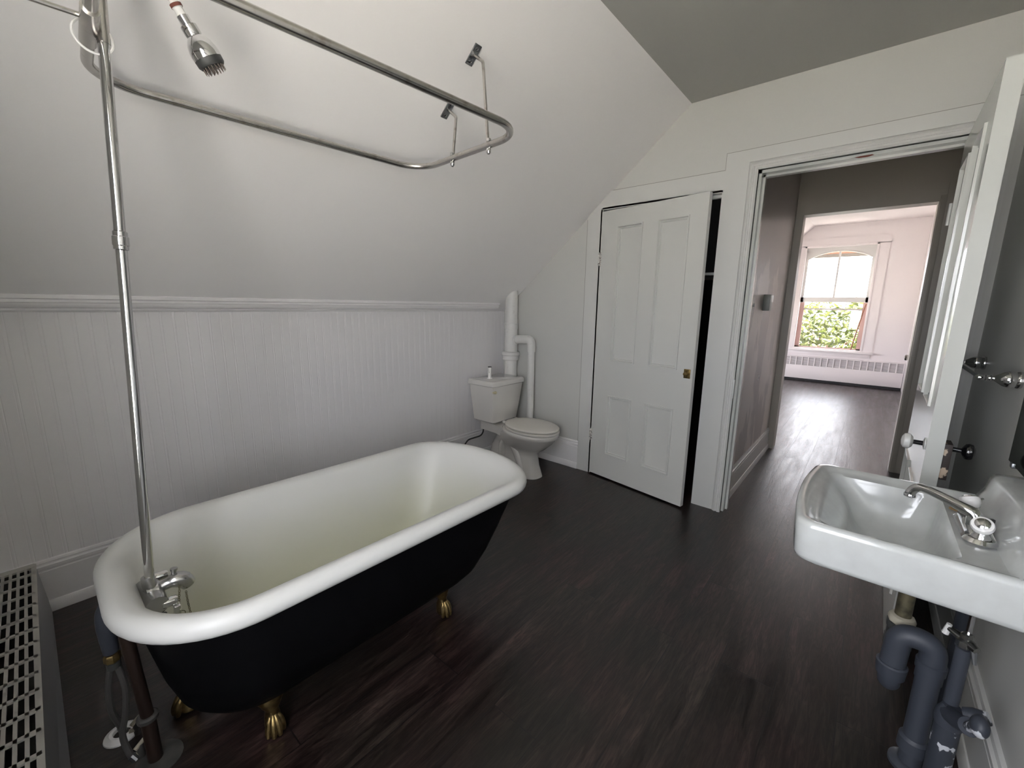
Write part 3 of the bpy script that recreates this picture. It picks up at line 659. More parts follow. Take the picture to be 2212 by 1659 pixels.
def claw(cx, cy, dirv):
    """brass claw foot, dirv = outward direction"""
    d = Vector((dirv[0], dirv[1], 0)).normalized(); s_ = Vector((-d.y, d.x, 0)); B = Vector((cx, cy, 0))
    mb = MB()
    def ring(o, z, wd, dp, n=20, tilt=0.0):
        wd *= 0.90 if z > 0.095 else 0.80; dp *= 0.95
        return [B+d*(o+dp*cos(2*pi*k/n))+s_*(wd*sin(2*pi*k/n))+Vector((0, 0, z+tilt*cos(2*pi*k/n))) for k in range(n)]
    mb.loft([ring(-0.025, 0.012, 0.028, 0.030), ring(-0.022, 0.030, 0.031, 0.034), ring(-0.024, 0.058, 0.028, 0.028), ring(-0.024, 0.080, 0.024, 0.021), ring(-0.026, 0.092, 0.030, 0.026), ring(-0.026, 0.100, 0.033, 0.028),
             ring(-0.028, 0.106, 0.036, 0.030, tilt=0.006), ring(-0.028, 0.112, 0.041, 0.035, tilt=0.01), ring(-0.030, 0.120, 0.043, 0.036, tilt=0.014), ring(-0.032, 0.135, 0.052, 0.040, tilt=0.028), ring(-0.036, 0.150, 0.058, 0.042, tilt=0.04)])
    for k, a in enumerate((-0.95, -0.32, 0.32, 0.95)):
        dd = d*cos(a)+s_*sin(a)*0.72; o = B+d*(-0.020)
        pts = smooth_pts([o+dd*0.012+Vector((0, 0, 0.072)), o+dd*0.025+Vector((0, 0, 0.052)), o+dd*0.034+Vector((0, 0, 0.028)), o+dd*0.037+Vector((0, 0, 0.008))], 4)
        mb.tube(pts, [0.005, 0.0065, 0.0075, 0.009, 0.0097, 0.0102, 0.0105, 0.0105, 0.0101, 0.0096, 0.009, 0.008, 0.007], 10)
    return mb
for (cx, cy, dv_) in ((0.372, 1.270, (-0.1, -1)), (1.070, 1.262, (0.1, -1)), (0.195, 1.585, (-0.85, 0.40)), (1.06, 1.68, (0.1, 1))):
    obj('foot', claw(cx, cy, dv_), m_brass, tub)
# filler faucet on the end wall of the tub
fb = MB()
fb.lathe([(0.030, 0.0), (0.036, 0.004), (0.036, 0.030), (0.030, 0.036)], (0.140, 1.45, 0.535), (1, -0.02, 0), 24)
fb.lathe([(0.0, 0.0), (0.027, 0.002), (0.030, 0.02), (0.030, 0.10), (0.027, 0.118), (0.0, 0.12)], (0.150, 1.505, 0.533), (0.05, -1, -0.06), 24)
fb.lathe([(0.017, 0), (0.017, 0.03), (0.014, 0.045)], (0.155, 1.442, 0.55), (-0.1, 0, 1), 18)
fa = obj('bath_faucet', fb, m_dullm, tub)
spt = MB().tube(smooth_pts([(0.158, 1.444, 0.546), (0.190, 1.443, 0.551), (0.202, 1.442, 0.553), (0.214, 1.442, 0.552), (0.228, 1.441, 0.545), (0.238, 1.441, 0.526)], 4), [0.0155, 0.0155, 0.0155, 0.0155, 0.016, 0.0165, 0.017, 0.018, 0.019, 0.020, 0.021, 0.0215, 0.022, 0.022, 0.0222, 0.0222, 0.022, 0.021, 0.0205, 0.020, 0.019], 20)
obj('spout', spt, m_dullm, fa)
obj('diverter', MB().lathe([(0.006, 0), (0.006, 0.012), (0.009, 0.014), (0.009, 0.020), (0.003, 0.023)], (0.208, 1.443, 0.570), (0.1, 0, 1), 14), m_dullm, fa)
for yy, zz_ in ((1.398, 0.520), (1.492, 0.556)):
    obj('handle_hub', MB().lathe([(0.013, 0), (0.0135, 0.004), (0.0135, 0.030), (0.011, 0.034)], (0.168, yy, zz_), (1, -0.1, 0), 18), m_chrome, fa)
lv = MB().tube([(0.195, 1.392, 0.512), (0.200, 1.386, 0.490)], [0.009, 0.007], 6)
lv.obox(Matrix.Translation((0.196, 1.388, 0.505)) @ Matrix.Rotation(0.25, 4, 'X'), -0.006, 0.008, -0.010, 0.010, -0.032, 0.004, 0.002)
obj('lever', lv, m_chrome, fa)
obj('chain_hook', MB().tube(fillet([(0.150, 1.405, 0.497), (0.162, 1.395, 0.486), (0.172, 1.388, 0.492), (0.172, 1.386, 0.500), (0.163, 1.39, 0.499)], 0.006), 0.0022, 8), m_rubber, fa)
# plug chain: thing hanging from the spout
chn = MB()
def chain(mb, pts, step=0.0062, r=0.0022):
    P = smooth_pts(pts, 10); acc = 0; last = P[0]; k = 0
    for a, b in zip(P, P[1:]):
        seg = (b-a).length; d = (b-a).normalized() if seg else Vector((0, 0, 1))
        while acc+seg >= step:
            t_ = (step-acc); a = a+d*t_; seg -= t_; acc = 0; k += 1
            u = d.orthogonal().normalized(); u = Matrix.Rotation((k % 2)*pi/2, 3, d) @ u
            mb.tube([a+d*(0.0040*cos(q))+u*(0.0024*sin(q)) for q in [2*pi*i/8 for i in range(8)]], 0.0009, 5, closed=True)
        acc += seg
chain(chn, [(0.207, 1.432, 0.566), (0.213, 1.424, 0.54), (0.208, 1.420, 0.50), (0.206, 1.415, 0.468)])
chain(chn, [(0.226, 1.420, 0.522), (0.226, 1.412, 0.48), (0.230, 1.408, 0.43), (0.238, 1.406, 0.36)])
pc = obj('plug_chain', chn, m_grime, None, 'thin dark plug chain dangling from the bath faucet spout', 'chain')
obj('ring', MB().tube([(0.206+0.011*cos(2*pi*k/20), 1.413, 0.459+0.009*sin(2*pi*k/20)) for k in range(20)], 0.0011, 6, closed=True), m_grime, pc)

# ------------------------------------------------------------------ shower riser and head
sr = thing('shower_riser', (0.158, 1.44, 0.58), 'tall chrome shower riser pipe with a bulb shower head', 'shower')
def ris(z): return Vector((0.155+(z-0.58)*0.0502, 1.44, z))
obj('pipe', MB().tube([ris(0.575), ris(1.0), ris(1.5), ris(2.0)], 0.0115, 18), m_chrome, sr)
obj('coupling', MB().lathe([(0.0115, -0.024), (0.0150, -0.022), (0.0150, -0.014), (0.0165, -0.012), (0.0165, 0.008), (0.0145, 0.010), (0.0145, 0.020), (0.0115, 0.022)], ris(1.492), (0.05, 0, 1), 20), m_chrome, sr)
obj('upper_pipe', MB().tube(fillet([ris(1.93), ris(2.205), (0.30, 1.42, 2.225), (0.356, 1.401, 2.070)], 0.06, 10), 0.0125, 16), m_nickel, sr)
hd = Vector((0.508, -0.02, -0.861)).normalized(); ho = Vector((0.356, 1.401, 2.069))
obj('tape_joint', MB().lathe([(0.0095, 0), (0.0095, 0.010), (0.0125, 0.011), (0.0125, 0.017), (0.0105, 0.018), (0.0105, 0.034)], ho, hd, 18), m_tape, sr, label='joint wrapped in white tape')
obj('rust_band', MB().lathe([(0.0135, 0.010), (0.0135, 0.017)], ho, hd, 18), m_rust, sr)
shd = obj('shower_head', MB().lathe([(0.012, 0.033), (0.0135, 0.034), (0.0135, 0.052), (0.0150, 0.052), (0.0190, 0.054), (0.0190, 0.072), (0.0178, 0.076), (0.0230, 0.082), (0.0295, 0.092), (0.0330, 0.103), (0.0345, 0.114), (0.0335, 0.124)], ho, hd, 32), m_chrome, sr)
obj('spray_face', MB().lathe([(0.0330, 0.123), (0.0325, 0.136), (0.029, 0.141), (0.022, 0.143), (0.001, 0.143)], ho, hd, 32), m_rubber, shd, label='dark rubber spray face')
nz = MB(); uu = hd.orthogonal().normalized(); vv = hd.cross(uu)
for rr_, n_ in ((0.004, 3), (0.011, 8), (0.018, 13), (0.025, 18)):
    for k in range(n_):
        a = 2*pi*k/n_; c = ho+hd*0.140+uu*rr_*cos(a)+vv*rr_*sin(a)
        nz.tube([c, c+hd*0.0135], [0.0016, 0.0008], 6)
obj('nozzles', nz, mat('spray_nozzle', (0.16, 0.13, 0.11), 0.5), shd, kind='stuff')

# ------------------------------------------------------------------ shower curtain ring
ZR = 1.95; RT = 0.0125
TH2 = -0.069; rcx, rcy = (0.198+1.283)/2, (1.06+1.704)/2
def rrp(px, py):
    dx, dy = px-rcx, py-rcy
    return Vector((rcx+dx*cos(TH2)-dy*sin(TH2), rcy+dx*sin(TH2)+dy*cos(TH2), ZR))
cr_ = thing('shower_curtain_ring', (rcx, rcy, ZR), 'worn nickel oval curtain ring hung from the sloped ceiling', 'curtain rod')
ringp = []
xl, xr, yn, yf, rc = 0.198, 1.283, 1.06, 1.704, 0.125
for (cx, cy, a0) in ((xr-rc, yf-rc, 0), (xl+rc, yf-rc, 1), (xl+rc, yn+rc, 2), (xr-rc, yn+rc, 3)):
    for k in range(13):
        a = a0*pi/2+pi/2*k/12; ringp.append(rrp(cx+rc*cos(a), cy+rc*sin(a)))
obj('rail', MB().tube(ringp, RT, 18, closed=True), m_nickel, cr_)
sn = Vector((0, SL, 1)).normalized()     # slope normal pointing up and away
for (pa, pl) in ((rrp(xr, 1.472), (1.362, 1.544)), (rrp(xr, 1.247), (1.346, 1.368))):
    plate_c = Vector((pl[0], pl[1], zs(pl[1])))
    rod = MB().tube(fillet([pa+Vector((0, 0, -0.030)), plate_c+Vector((-0.01, -0.065, -0.050)), plate_c], 0.03, 8), 0.0062, 12)
    ro = obj('hanger_rod', rod, m_nickel, cr_)
    ex = Vector((1, 0, 0)); ey = sn.cross(ex).normalized()
    ang = 0.0
    Mp = Matrix(((ex.x, ey.x, sn.x, plate_c.x), (ex.y, ey.y, sn.y, plate_c.y), (ex.z, ey.z, sn.z, plate_c.z), (0, 0, 0, 1)))
    pm = MB().obox(Mp, -0.017, 0.017, -0.040, 0.040, -0.006, 0.0, 0.0015)
    po = obj('ceiling_plate', pm, m_zinc, ro)
    for s_ in (-0.026, 0.026):
        obj('screw', MB().lathe([(0.006, 0.0), (0.005, 0.003), (0.001, 0.004)], Mp @ Vector((0, s_, -0.005)), -sn, 12), m_chrome, ro)
    obj('nut', MB().lathe([(0.010, -0.003), (0.0105, 0.001), (0.0105, 0.007), (0.007, 0.012)], pa+Vector((0, 0, 0.012)), (0, 0, 1), 6), m_chrome, ro)
    obj('cap_nut', MB().lathe([(0.0085, 0.012), (0.0095, 0.016), (0.009, 0.026), (0.006, 0.031), (0.001, 0.033)], pa, (0, 0, -1), 14), m_chrome, ro)
br_ = MB().tube([(0.20, 1.405, 1.958), (0.112, 1.40, 1.952), (XD, 1.39, 1.945)], 0.0055, 10)
obj('wall_brace', br_, m_nickel, cr_)
obj('joint_sleeve', MB().tube([rrp(xl, 1.30), rrp(xl, 1.47)], 0.0165, 18), m_nickel, cr_)
ct = MB().tube([(0.205+0.034*cos(a), 1.436, 1.935+0.034*sin(a)) for a in [2*pi*k/28 for k in range(28)]], 0.0028, 7, closed=True)
obj('cable_tie', ct, m_plastic, None, 'white cable tie looped where riser pipe meets curtain ring', 'cable tie')

# ------------------------------------------------------------------ toilet
to = thing('toilet', (2.60, 2.15, 0), 'bone white toilet with closed lid in the corner', 'toilet')
TX, TY = 2.583, 2.23
RA = radians(-5.0)
def T(u, v, z):       # u to the right, v forward (towards -y)
    return Vector((TX+u*cos(RA)+(-v)*(-sin(RA))*1.0, TY-v*cos(RA)+u*sin(RA), z))
def egg(w_, vf, vb, z, vc=None, n=40, pw=1.0):
    vc = (vf+vb)/2 if vc is None else vc; out = []
    for k in range(n):
        a = 2*pi*k/n; c, s_ = cos(a), sin(a)
        c = math.copysign(abs(c)**pw, c); s_ = math.copysign(abs(s_)**pw, s_)
        out.append(T(w_*s_, vc+(vf-vc)*c if c > 0 else vc+(vc-vb)*c, z))
    return out
bo = MB()
bo.loft([egg(0.098, 0.375, -0.20, 0.0, 0.22, pw=.8), egg(0.093, 0.370, -0.20, 0.018, 0.22, pw=.8), egg(0.080, 0.345, -0.19, 0.09, 0.22, pw=.8), egg(0.076, 0.335, -0.17, 0.165, 0.20, pw=.85), egg(0.080, 0.345, -0.15, 0.200, 0.20), egg(0.112, 0.405, -0.12, 0.238, 0.22),
         egg(0.150, 0.465, -0.08, 0.29, 0.25), egg(0.172, 0.505, -0.03, 0.338, 0.26), egg(0.180, 0.520, 0.0, 0.352, 0.27), egg(0.181, 0.522, 0.0, 0.372, 0.27), egg(0.174, 0.512, 0.01, 0.380, 0.27)])
bo.loft([[T(a*wd, v, z) for a, z in ((-1, 0.30), (1, 0.30), (1, 0.368), (-1, 0.368))] for v, wd in ((0.20, 0.150), (0.06, 0.120), (-0.05, 0.10), (-0.22, 0.10))])
for s_ in (-1, 1):
    bo.tube(smooth_pts([T(s_*0.070, 0.02, 0.10), T(s_*0.078, 0.03, 0.22), T(s_*0.080, 0.09, 0.275), T(s_*0.075, 0.16, 0.23), T(s_*0.068, 0.22, 0.12), T(s_*0.062, 0.26, 0.03)], 5), 0.030, 14)
    bo.ball(T(s_*0.090, 0.16, 0.016), 0.014, 0.014, 0.018, 12, 8)
obj('bowl', bo, m_bone, to, smooth=50)
se = MB()
def slab(w_, vf, vb, z0, z1, vc=0.27, pw=1.0):
    return [egg(w_-0.006, vf-0.006, vb+0.006, z0, vc, pw=pw), egg(w_, vf, vb, z0+0.004, vc, pw=pw), egg(w_, vf, vb, z1-0.006, vc, pw=pw), egg(w_-0.004, vf-0.004, vb+0.004, z1-0.002, vc, pw=pw), egg(w_-0.014, vf-0.014, vb+0.014, z1, vc, pw=pw)]
obj('seat', MB().loft(slab(0.182, 0.525, 0.045, 0.383, 0.402)), m_seat, to)
ld = slab(0.180, 0.523, 0.040, 0.406, 0.424)
ld += [egg(0.10, 0.42, 0.13, 0.428, 0.27), egg(0.02, 0.30, 0.24, 0.430, 0.27)]
li = obj('lid', MB().loft(ld), m_seat, to)
for s_ in (-0.07, 0.07):
    obj('hinge_cap', MB().ball(T(s_, 0.040, 0.408), 0.016, 0.016, 0.012, 12, 8), m_seat, to)
# tank: square to the wall, tapering down, with chamfered front corners
def tank_ring(x0, x1, yf_, yb, ch, z):
    return [Vector(p) for p in ((x0+ch*0.45, yf_+0.0, z), (x1-ch*0.45, yf_, z), (x1-ch*0.1, yf_+ch*0.25, z), (x1, yf_+ch*0.7, z), (x1, yb, z), (x0, yb, z), (x0, yf_+ch*0.7, z), (x0+ch*0.1, yf_+ch*0.25, z))]
tk = MB().loft([tank_ring(2.475, 2.745, 2.285, 2.48, 0.05, 0.375), tank_ring(2.455, 2.765, 2.265, 2.49, 0.05, 0.392), tank_ring(2.425, 2.795, 2.240, 2.50, 0.05, 0.62), tank_ring(2.412, 2.802, 2.232, 2.50, 0.05, 0.70)])
ta = obj('tank', tk, m_bone, to, smooth=40)
lid = MB().loft([tank_ring(2.406, 2.806, 2.228, 2.505, 0.055, 0.698), tank_ring(2.399, 2.812, 2.220, 2.508, 0.058, 0.704), tank_ring(2.399, 2.812, 2.220, 2.508, 0.058, 0.732), tank_ring(2.404, 2.808, 2.226, 2.504, 0.058, 0.740), tank_ring(2.416, 2.796, 2.238, 2.494, 0.058, 0.744)])
obj('tank_lid', lid, m_bone, to, smooth=40)
fl = MB().lathe([(0.012, 0), (0.013, 0.004), (0.010, 0.010)], (2.441, 2.238, 0.655), (-0.1, -1, 0), 16)
fl.tube(smooth_pts([(2.440, 2.226, 0.656), (2.420, 2.224, 0.658), (2.400, 2.228, 0.661)], 4), [0.009, 0.009, 0.008, 0.008, 0.008, 0.007, 0.007, 0.006, 0.005], 12)
obj('flush_lever', fl, mat('yellowed_lever', (0.56, 0.50, 0.33), 0.3), ta)
tf = thing('tank_tube', (2.52, 2.375, 0.744), 'short white plastic tube standing on the toilet tank lid', 'tube')
obj('tube_body', MB().lathe([(0.022, 0), (0.022, 0.003), (0.0155, 0.005), (0.0145, 0.03), (0.0160, 0.05), (0.0160, 0.092), (0.0155, 0.094)], (2.522, 2.375, 0.744), (0, 0, 1), 18), m_plastic, tf)
obj('tube_tip', MB().lathe([(0.0155, 0.093), (0.0155, 0.100), (0.010, 0.101)], (2.522, 2.375, 0.744), (0, 0, 1), 18), m_flange, tf, label='grey open end')
obj('side_spout', MB().tube([(2.512, 2.37, 0.795), (2.490, 2.36, 0.806)], [0.005, 0.004], 8), m_plastic, tf)
# supply hose
sh_ = thing('toilet_supply_hose', (2.53, 2.52, 0.2), 'dark braided supply hose curling below the toilet tank', 'hose')
obj('hose', MB().tube(smooth_pts([(2.520, 2.44, 0.345), (2.523, 2.445, 0.30), (2.528, 2.46, 0.255), (2.515, 2.48, 0.225), (2.46, 2.50, 0.215), (2.41, 2.515, 0.205), (2.385, 2.53, 0.17), (2.385, 2.56, 0.12)], 6), 0.0065, 10), m_rubber, sh_)
obj('coupling_nut', MB().lathe([(0.012, 0), (0.014, 0.004), (0.014, 0.020), (0.010, 0.026)], (2.520, 2.44, 0.345), (0, 0, 1), 10), m_tape, sh_)

# ------------------------------------------------------------------ soil stack with branch
sk = thing('soil_stack', (2.867, 2.44, 0), 'thick white painted soil stack in the corner behind the toilet', 'pipe')
obj('stack_pipe', MB().lathe([(0.055, 0.0), (0.055, 0.862), (0.062, 0.865), (0.062, 0.868)], (2.867, 2.44, 0), (0, 0, 1), 32).loft([[Vector((2.867+0.055*cos(2*pi*k/32), 2.44+0.055*sin(2*pi*k/32), z_ if z_ < 1.2 else zs(2.44+0.055*sin(2*pi*k/32))-0.001)) for k in range(32)] for z_ in (0.94, 1.3)]), m_pipe, sk)
obj('hub', MB().lathe([(0.058, 0.862), (0.070, 0.866), (0.073, 0.872), (0.070, 0.884), (0.072, 0.905), (0.080, 0.912), (0.080, 0.932), (0.075, 0.938), (0.056, 0.940)], (2.867, 2.44, 0), (0, 0, 1), 32), m_pipe, sk)
obj('sleeve', MB().lathe([(0.0555, 0.94), (0.0575, 0.958), (0.058, 0.965), (0.058, 1.14), (0.0605, 1.142), (0.0605, 1.192), (0.0555, 1.194)], (2.867, 2.44, 0), (0, 0, 1), 32), m_pipe, sk)
obj('branch_elbow', MB().tube(fillet([(2.866, 2.44, 1.045), (2.862, 2.30, 1.058), (2.860, 2.205, 1.060), (2.860, 2.205, 0.955)], 0.075, 10), 0.037, 20).lathe([(0.042, 0), (0.042, 0.025)], (2.866, 2.392, 1.048), (0, -1, 0.05), 24), m_pipe, sk)
obj('branch_pipe', MB().tube([(2.860, 2.205, 0.985), (2.862, 2.205, 0.0)], 0.030, 20), m_pipe, sk)

# ------------------------------------------------------------------ sink
SX = 1.568
def srect(x0, x1, y0, y1, r, z, bow=0.0, n=7):
    P = []
    for (cx, cy, a0) in ((x1-r, y1-r, 0), (x0+r, y1-r, 1), (x0+r, y0+r, 2), (x1-r, y0+r, 3)):
        for k in range(n+1):
            a = a0*pi/2+pi/2*k/n; P.append([cx+r*cos(a), cy+r*sin(a)])
        if a0 == 0:
            for k in range(1, 8): P.append([x1-r+(x0+r-x1+r)*k/8, y1])
        if a0 == 1:
            for k in range(1, 6): P.append([x0, y1-r+(y0+r-y1+r)*k/6])
        if a0 == 2:
            for k in range(1, 8): P.append([x0+r+(x1-r-x0-r)*k/8, y0])
        if a0 == 3:
            for k in range(1, 6): P.append([x1, y0+r+(y1-r-y0-r)*k/6])
    out = []
    for px, py in P:
        f_ = max(0.0, (py-y0)/(y1-y0))**3; q = (px-SX)/((x1-x0)/2)
        out.append(Vector((px, py+bow*f_*(1-q*q), z)))
    return out
sk2 = thing('bathroom_sink', (SX, -0.16, 0.68), 'white wall-hung porcelain sink with a raised back ledge', 'sink')
sb_ = MB()
YW = YC+0.004
sb_.loft([srect(1.325, 1.815, YW, 0.045, 0.04, 0.694, .02), srect(1.300, 1.838, YW, 0.068, 0.035, 0.684, .025), srect(1.293, 1.844, YW, 0.078, 0.035, 0.690, .025), srect(1.290, 1.846, YW, 0.080, 0.035, 0.700, .025), srect(1.284, 1.850, YW, 0.084, 0.035, 0.785, .025),
          srect(1.286, 1.848, YW, 0.082, 0.035, 0.796, .025), srect(1.295, 1.840, YW+.004, 0.073, 0.03, 0.8015, .025), srect(1.304, 1.832, YW+.01, 0.064, 0.03, 0.8005, .025), srect(1.314, 1.822, YW+.02, 0.054, 0.03, 0.793, .022), srect(1.326, 1.808, -0.34, 0.046, 0.03, 0.789, .02),
          srect(1.338, 1.792, -0.232, 0.040, 0.04, 0.785, .012), srect(1.343, 1.787, -0.226, 0.032, 0.045, 0.772, .008), srect(1.347, 1.781, -0.220, -0.005, 0.05, 0.735, 0), srect(1.352, 1.774, -0.215, -0.022, 0.055, 0.705, 0), srect(1.366, 1.758, -0.205, -0.040, 0.06, 0.672, 0), srect(1.40, 1.72, -0.185, -0.065, 0.05, 0.655, 0), srect(1.54, 1.60, -0.145, -0.095, 0.02, 0.650, 0)], False, True)
obj('basin', sb_, m_sinkw, sk2, smooth=50)
ledge = MB()
lp = [(YW, 0.775), (YC+0.105, 0.775), (YC+0.095, 0.800), (YC+0.080, 0.830), (YC+0.072, 0.868), (YC+0.066, 0.877), (YC+0.056, 0.881), (YW, 0.883)]
def lring(x_, k): return [Vector((x_, YW+(y_-YW)*k, 0.775+(z_-0.775)*k)) for y_, z_ in lp]
ledge.loft([lring(1.300, 0.93), lring(1.292, 0.985), lring(1.300, 1.0), lring(1.80, 1.0), lring(1.838, 0.985), lring(1.846, 0.93)])
obj('back_ledge', ledge, m_sinkw, sk2, smooth=50)
obj('drain', MB().lathe([(0.001, 0), (0.014, 0.001), (0.020, 0.002), (0.022, 0.0)], (1.57, -0.12, 0.651), (0, 0, 1), 20), m_chrome, sk2)
rs = MB().prism([(1.690, -0.238), (1.715, -0.244), (1.74, -0.258), (1.752, -0.281), (1.725, -0.286), (1.70, -0.270), (1.678, -0.254)], 'z', 0.7885, 0.7898)
obj('rust_stain', rs, mat('rust_stain', (0.36, 0.24, 0.11), 0.6, noise=(60, (0.60, 0.58, 0.52), 0.5, 0.6)), sk2, label='brown rust stain by the faucet')
# faucet
fc = obj('faucet', MB().loft([srect(1.452, 1.652, -0.302, -0.242, 0.029, 0.788), srect(1.450, 1.654, -0.304, -0.240, 0.030, 0.794), srect(1.456, 1.648, -0.299, -0.246, 0.026, 0.803), srect(1.474, 1.630, -0.289, -0.256, 0.016, 0.806)]), m_chrome, sk2)
obj('spout', MB().tube(smooth_pts([(1.553, -0.272, 0.806), (1.555, -0.266, 0.832), (1.562, -0.243, 0.843), (1.585, -0.200, 0.855), (1.600, -0.170, 0.860), (1.607, -0.155, 0.854), (1.610, -0.147, 0.838), (1.611, -0.146, 0.829)], 5),
    [0.020, 0.019, 0.0185, 0.018, 0.017, 0.016, 0.0155, 0.015, 0.0145, 0.014, 0.0135, 0.013, 0.0125, 0.012, 0.0117, 0.0115, 0.0113, 0.0112, 0.0112, 0.0112, 0.0112, 0.0113, 0.0115, 0.0117, 0.0118, 0.0118, 0.0118, 0.0118, 0.0118, 0.0118, 0.0118, 0.0118, 0.0118, 0.0118, 0.0118, 0.0118], 18), m_chrome, fc)
obj('spout_tip', MB().lathe([(0.0125, 0), (0.0135, 0.002), (0.0135, 0.008), (0.011, 0.010)], (1.611, -0.146, 0.834), (0, 0, -1), 18), m_chrome, fc)
for hx_, ad_ in ((1.478, (-0.55, 0.15, 0.55)), (1.628, (0.45, 0.25, 0.80))):
    av = Vector(ad_).normalized()
    hs = obj('handle_stem', MB().lathe([(0.019, 0), (0.017, 0.006), (0.013, 0.012), (0.012, 0.026), (0.015, 0.030)], (hx_, -0.272, 0.802), (0, 0, 1), 20), m_chrome, fc)
    hc = Vector((hx_, -0.272, 0.826))
    obj('handle', MB().lathe([(0.012, -0.004), (0.016, 0.004), (0.0205, 0.012), (0.0215, 0.020), (0.0195, 0.027), (0.014, 0.029)], hc, av, 24), m_plastic, fc, label='white porcelain cross handle ring')
    obj('handle_button', MB().lathe([(0.0145, 0.027), (0.0140, 0.031), (0.009, 0.034), (0.001, 0.035)], hc, av, 20), m_chrome, fc)
obj('pop_up_knob', MB().lathe([(0.003, 0), (0.003, 0.018), (0.006, 0.020), (0.006, 0.027), (0.002, 0.029)], (1.553, -0.298, 0.803), (0, 0, 1), 12), m_rubber, fc)
obj('lever_tip', MB().tube([(1.628, -0.272, 0.832), (1.672, -0.296, 0.842)], [0.005, 0.0035], 8), m_chrome, fc)

# drain trap below the sink
tr_ = thing('drain_trap', (1.57, -0.22, 0), 'slate grey painted drain trap under the sink', 'pipe')
obj('tailpiece', MB().lathe([(0.020, 0.0), (0.020, 0.20), (0.023, 0.202), (0.023, 0.225)], (1.655, -0.188, 0.41), (0, 0, 1), 22), m_grime, tr_, label='grimy brass tailpiece')
obj('slip_nut', MB().lathe([(0.028, 0), (0.032, 0.004), (0.033, 0.016), (0.030, 0.024), (0.022, 0.028)], (1.655, -0.188, 0.405), (0, 0, 1), 10), m_nut, tr_, label='whitish crusted slip nut')
obj('coupling', MB().lathe([(0.026, 0), (0.034, 0.004), (0.034, 0.030), (0.031, 0.034), (0.031, 0.060), (0.034, 0.064), (0.034, 0.082)], (1.655, -0.188, 0.325), (0, 0, 1), 24), m_rubber, tr_)
obj('bend', MB().tube(fillet([(1.655, -0.188, 0.335), (1.655, -0.186, 0.235), (1.580, -0.178, 0.235), (1.580, -0.178, 0.315)], 0.05, 8), 0.027, 20), m_slate, tr_)
obj('collar', MB().lathe([(0.028, 0), (0.034, 0.004), (0.036, 0.03), (0.037, 0.042), (0.033, 0.046)], (1.580, -0.178, 0.268), (0, 0, 1), 24), m_slate, tr_)
obj('arch', MB().tube(fillet([(1.580, -0.178, 0.305), (1.580, -0.182, 0.418), (1.578, -0.256, 0.418), (1.578, -0.256, 0.305)], 0.052, 10), 0.030, 20), m_slate, tr_)
obj('down_pipe', MB().lathe([(0.027, 0), (0.027, 0.06), (0.036, 0.062), (0.035, 0.10), (0.029, 0.106), (0.0275, 0.108), (0.0275, 0.335), (0.033, 0.337), (0.034, 0.362), (0.028, 0.366)], (1.578, -0.256, 0.0), (0.0, 0.0, 1), 26), m_slate, tr_)
obj('floor_collar', MB().lathe([(0.048, 0), (0.048, 0.010), (0.036, 0.018), (0.028, 0.020)], (1.578, -0.256, 0.0), (0, 0, 1), 26), m_slate, tr_)
# water supply with valves
ws = thing('supply_pipe', (1.50, -0.31, 0), 'chipped slate grey water supply pipe with valves under the sink', 'pipe')
obj('riser_tube', MB().tube([(1.553, -0.306, 0.70), (1.553, -0.305, 0.50)], 0.006, 10), m_chrome, ws)
obj('upper_pipe', MB().lathe([(0.016, 0), (0.016, 0.175), (0.019, 0.178)], (1.545, -0.302, 0.285), (0, 0, 1), 18), m_slate, ws)
vv_ = obj('stop_valve', MB().lathe([(0.014, 0), (0.019, 0.003), (0.019, 0.020), (0.013, 0.026), (0.013, 0.038), (0.009, 0.042)], (1.548, -0.303, 0.462), (0, 0, 1), 8).lathe([(0.010, 0), (0.012, 0.012), (0.009, 0.030)], (1.548, -0.303, 0.480), (-0.6, -0.45, -0.1), 14).lathe([(0.010, 0), (0.012, 0.012), (0.008, 0.040)], (1.548, -0.303, 0.480), (0.5, 0.55, 0.12), 14), mat('tarnished_chrome', (0.40, 0.40, 0.38), 0.25, 1.0), ws)
obj('valve_handle', MB().tube([(1.575, -0.272, 0.498), (1.578, -0.268, 0.466)], [0.006, 0.008], 10), m_plastic, vv_, label='small white valve handle')
obj('lower_handle', MB().tube([(1.532, -0.316, 0.475), (1.522, -0.322, 0.437)], [0.008, 0.004], 8), m_zinc, vv_)
obj('tee', MB().lathe([(0.029, 0.0), (0.031, 0.01), (0.029, 0.035), (0.024, 0.045), (0.019, 0.058)], (1.530, -0.303, 0.230), (0, 0, 1), 22).tube(smooth_pts([(1.535, -0.298, 0.262), (1.49, -0.310, 0.282), (1.445, -0.322, 0.310)], 4), 0.022, 16), m_slate, ws)
obj('branch_valve', MB().tube([(1.445, -0.322, 0.310), (1.415, -0.328, 0.340)], 0.012, 12).ball((1.405, -0.329, 0.352), 0.026, 0.018, 0.026, 18, 12).lathe([(0.018, 0), (0.020, 0.02), (0.015, 0.045)], (1.478, -0.318, 0.315), (-0.1, -0.6, 0.35), 14), m_chip, ws)
obj('lower_pipe', MB().lathe([(0.027, 0), (0.027, 0.232)], (1.530, -0.303, 0.0), (0, 0, 1), 24), m_chip, ws, label='pipe with flaking slate paint')
# second white supply pipe by the wall
obj('wall_pipe', MB().tube([(1.90, -0.355, 0.0), (1.90, -0.355, 0.66)], 0.020, 12), m_slate, None, 'thin dark pipe rising against the wall behind the sink trap', 'pipe')

